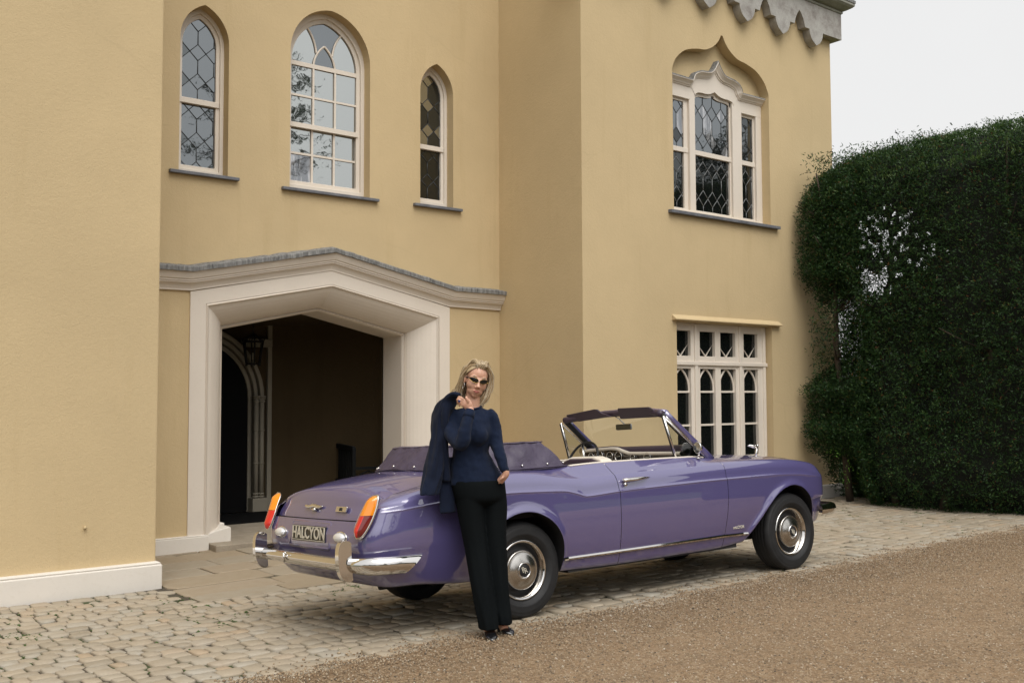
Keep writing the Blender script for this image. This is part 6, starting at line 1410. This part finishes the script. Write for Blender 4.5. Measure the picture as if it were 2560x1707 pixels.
# trees across the drive, mirrored in the glass and the paint
def tree(name, x, y, h, r_, label, seed, flat=.35, n=900, trunk=.35, base=.22):
    rg_ = np.random.default_rng(seed); rr = random.Random(seed); t_ = empty(name, (x, y, 0)); z0 = gz(x, y)-.1
    mb = MB(); pts = [(0, 0, z0)]
    for k in range(8): pts.append((pts[-1][0]+rr.gauss(0, .12), pts[-1][1]+rr.gauss(0, .12), z0+h*(k+1)/8.3))
    mb.tube(pts, [trunk*(1-.115*k) for k in range(9)], 9)
    C_ = []
    for k in range(46):
        f_ = base+(1-base)*(k/46)**.9; zl = z0+h*f_; R_ = r_*(1-.80*((f_-base)/(1-base))**1.3)*rr.uniform(.55, 1.05); a = k*2.4+rr.uniform(-.4, .4)
        i_ = min(8, int(f_*8.3)); p0 = pts[i_]; p0 = (p0[0], p0[1], zl); p1 = (p0[0]+math.cos(a)*R_, p0[1]+math.sin(a)*R_, zl+R_*rr.uniform(-.05, .18))
        mid = ((p0[0]+p1[0])/2, (p0[1]+p1[1])/2, (p0[2]+p1[2])/2+R_*.06); mb.tube([p0, mid, p1], [trunk*.3*(1-f_)+.03, trunk*.18*(1-f_)+.02, .012], 5)
        for q in range(7): u_ = rr.uniform(.25, 1.05); C_.append((p0[0]+(p1[0]-p0[0])*u_+rr.gauss(0, .25), p0[1]+(p1[1]-p0[1])*u_+rr.gauss(0, .25), p0[2]+(p1[2]-p0[2])*u_+rr.gauss(0, .10+.5*flat)))
    mb.build('trunk', M['bark'], t_)
    C_ = np.array(C_); per_ = max(8, n*10//len(C_)); ci_ = np.repeat(np.arange(len(C_)), per_); m_ = len(ci_); Pp = C_[ci_]+rg_.normal(0, 1, (m_, 3))*np.array([[.42, .42, .08+.5*flat*.5]])
    leaves('crown', Pp, rg_.normal(0, 1, (m_, 3))*np.array([[1, 1, .45]]), rg_.uniform(.16, .34, m_), rg_.uniform(.05, .11, m_), M['tree_leaf'], t_)
    tag(t_, label, 'tree', 'trees across the drive'); return t_
tree('cedar_tree', 23.5, -29.5, 21.5, 8.5, 'layered cedar tree across the drive, mirrored in the broad arched window', 1, .12)
tree('cedar_tree', 44, -17, 16, 7, 'dark cedar tree across the drive, mirrored in the ogee-topped window', 2, .2)
tree('oak_tree', 33, -6, 11, 5.5, 'rounded tree across the drive beyond the hedge end, seen in reflections', 3, .5)
tree('oak_tree', 9, -36, 12, 7, 'broad leafy tree opposite the porch, seen as a dark band in the paint', 4, .5)
tree('oak_tree', -8, -30, 13, 7, 'broad leafy tree opposite the plain wing, seen only in reflections', 5, .5)
# far wood closing the view
n = 26000; a = RNG.uniform(R(-178), R(32), n); rad_ = RNG.uniform(50, 58, n); hgt = 5.6+1.6*np.sin(a*9)+1.2*np.sin(a*23+1)+.8*np.sin(a*41)
zz = RNG.random(n)**.8*hgt; Pf = np.stack([5+rad_*np.cos(a), rad_*np.sin(a), zz], 1)
w_ = leaves('woodland', Pf, RNG.normal(0, 1, (n, 3)), RNG.uniform(.8, 1.6, n), RNG.uniform(.5, 1.0, n), M['tree_leaf']); tag(w_, 'dark belt of woodland beyond the lawn, seen in reflections', 'woodland', kind='stuff')

# ------------------------------------------------------------------ lantern and bench in the porch
ln = empty('hanging_lantern', (5.93, 13.62, 2.66)); tag(ln, 'black iron hexagonal lantern hanging from the porch ceiling', 'lantern')
mb = MB(); hexa = lambda r_, z: [(r_*math.cos(R(60*k+15)), r_*math.sin(R(60*k+15)), z) for k in range(6)]
T_, B_ = hexa(.150, -.10), hexa(.105, -.42)
for k in range(6):
    mb.tube([T_[k], B_[k]], .011, 6); mb.tube([T_[k], T_[(k+1) % 6]], .012, 6); mb.tube([B_[k], B_[(k+1) % 6]], .011, 6); mb.tube([T_[k], (T_[k][0]*1.2, T_[k][1]*1.2, -.055)], [.010, .003], 5)
    mb.tube([T_[k], (T_[k][0]*.5, T_[k][1]*.5, -.04), (0, 0, .02)], .009, 6); m_ = tuple((a+b)/2 for a, b in zip(T_[k], T_[(k+1) % 6])); mb.tube([m_, (m_[0]*1.05, m_[1]*1.05, -.065)], [.010, .004], 5); mb.sphere((B_[k][0], B_[k][1], -.44), .012, 8, 6)
mb.build('frame', M['ironwork'], ln)
for k in range(6):
    mb = MB(); a, b, c, d = T_[k], T_[(k+1) % 6], B_[(k+1) % 6], B_[k]; sc_ = lambda p: (p[0]*.97, p[1]*.97, p[2]); mb.add([sc_(a), sc_(b), sc_(c), sc_(d)], [(0, 1, 2, 3)]); mb.build('pane', M['car_glass'], ln)
mb = MB(); mb.tube([(0, 0, -.36), (0, 0, -.26)], .014, 8); mb.build('candle', plain('candle', (.35, .32, .26), .6), ln)
mb = MB(); [mb.tube([(.012*math.cos(a)*(1 if q % 2 else 0), .012*math.cos(a)*(0 if q % 2 else 1), .045+.035*q+.020*math.sin(a)) for a in np.linspace(0, 2*math.pi, 10, endpoint=False)], .0035, 5, closed=True) for q in range(6)]; mb.build('chain', M['ironwork'], ln)
bn = empty('bench', (7.08, 12.95, .1)); bn.rotation_euler.z = R(-105); tag(bn, 'dark wooden bench with an arched side, standing against the porch wall', 'bench')
mb = MB(); mb.box(-.55, .55, -.05, .42, .41, .45); mb.build('seat', M['bench_wood'], bn, .008)
for x in (-.52, .52):
    for y in (-.02, .39): mb = MB(); mb.box(x-.025, x+.025, y-.025, y+.025, 0, .66 if y > .2 else .95); mb.build('leg', M['bench_wood'], bn, .004)
    mb = MB(); mb.box(x-.03, x+.03, -.04, .44, .64, .68); mb.tube([(x, .38, .46), (x, .30, .58), (x, .19, .62), (x, .08, .58), (x, 0, .46)], .012, 6); mb.build('armrest', M['bench_wood'], bn)
mb = MB(); mb.box(-.53, .53, -.045, .0, .90, .97); mb.build('top_rail', M['bench_wood'], bn, .006)
for k in range(9): mb = MB(); x = -.46+.115*k; mb.box(x-.018, x+.018, -.035, -.01, .45, .90); mb.build('back_slat', M['bench_wood'], bn)
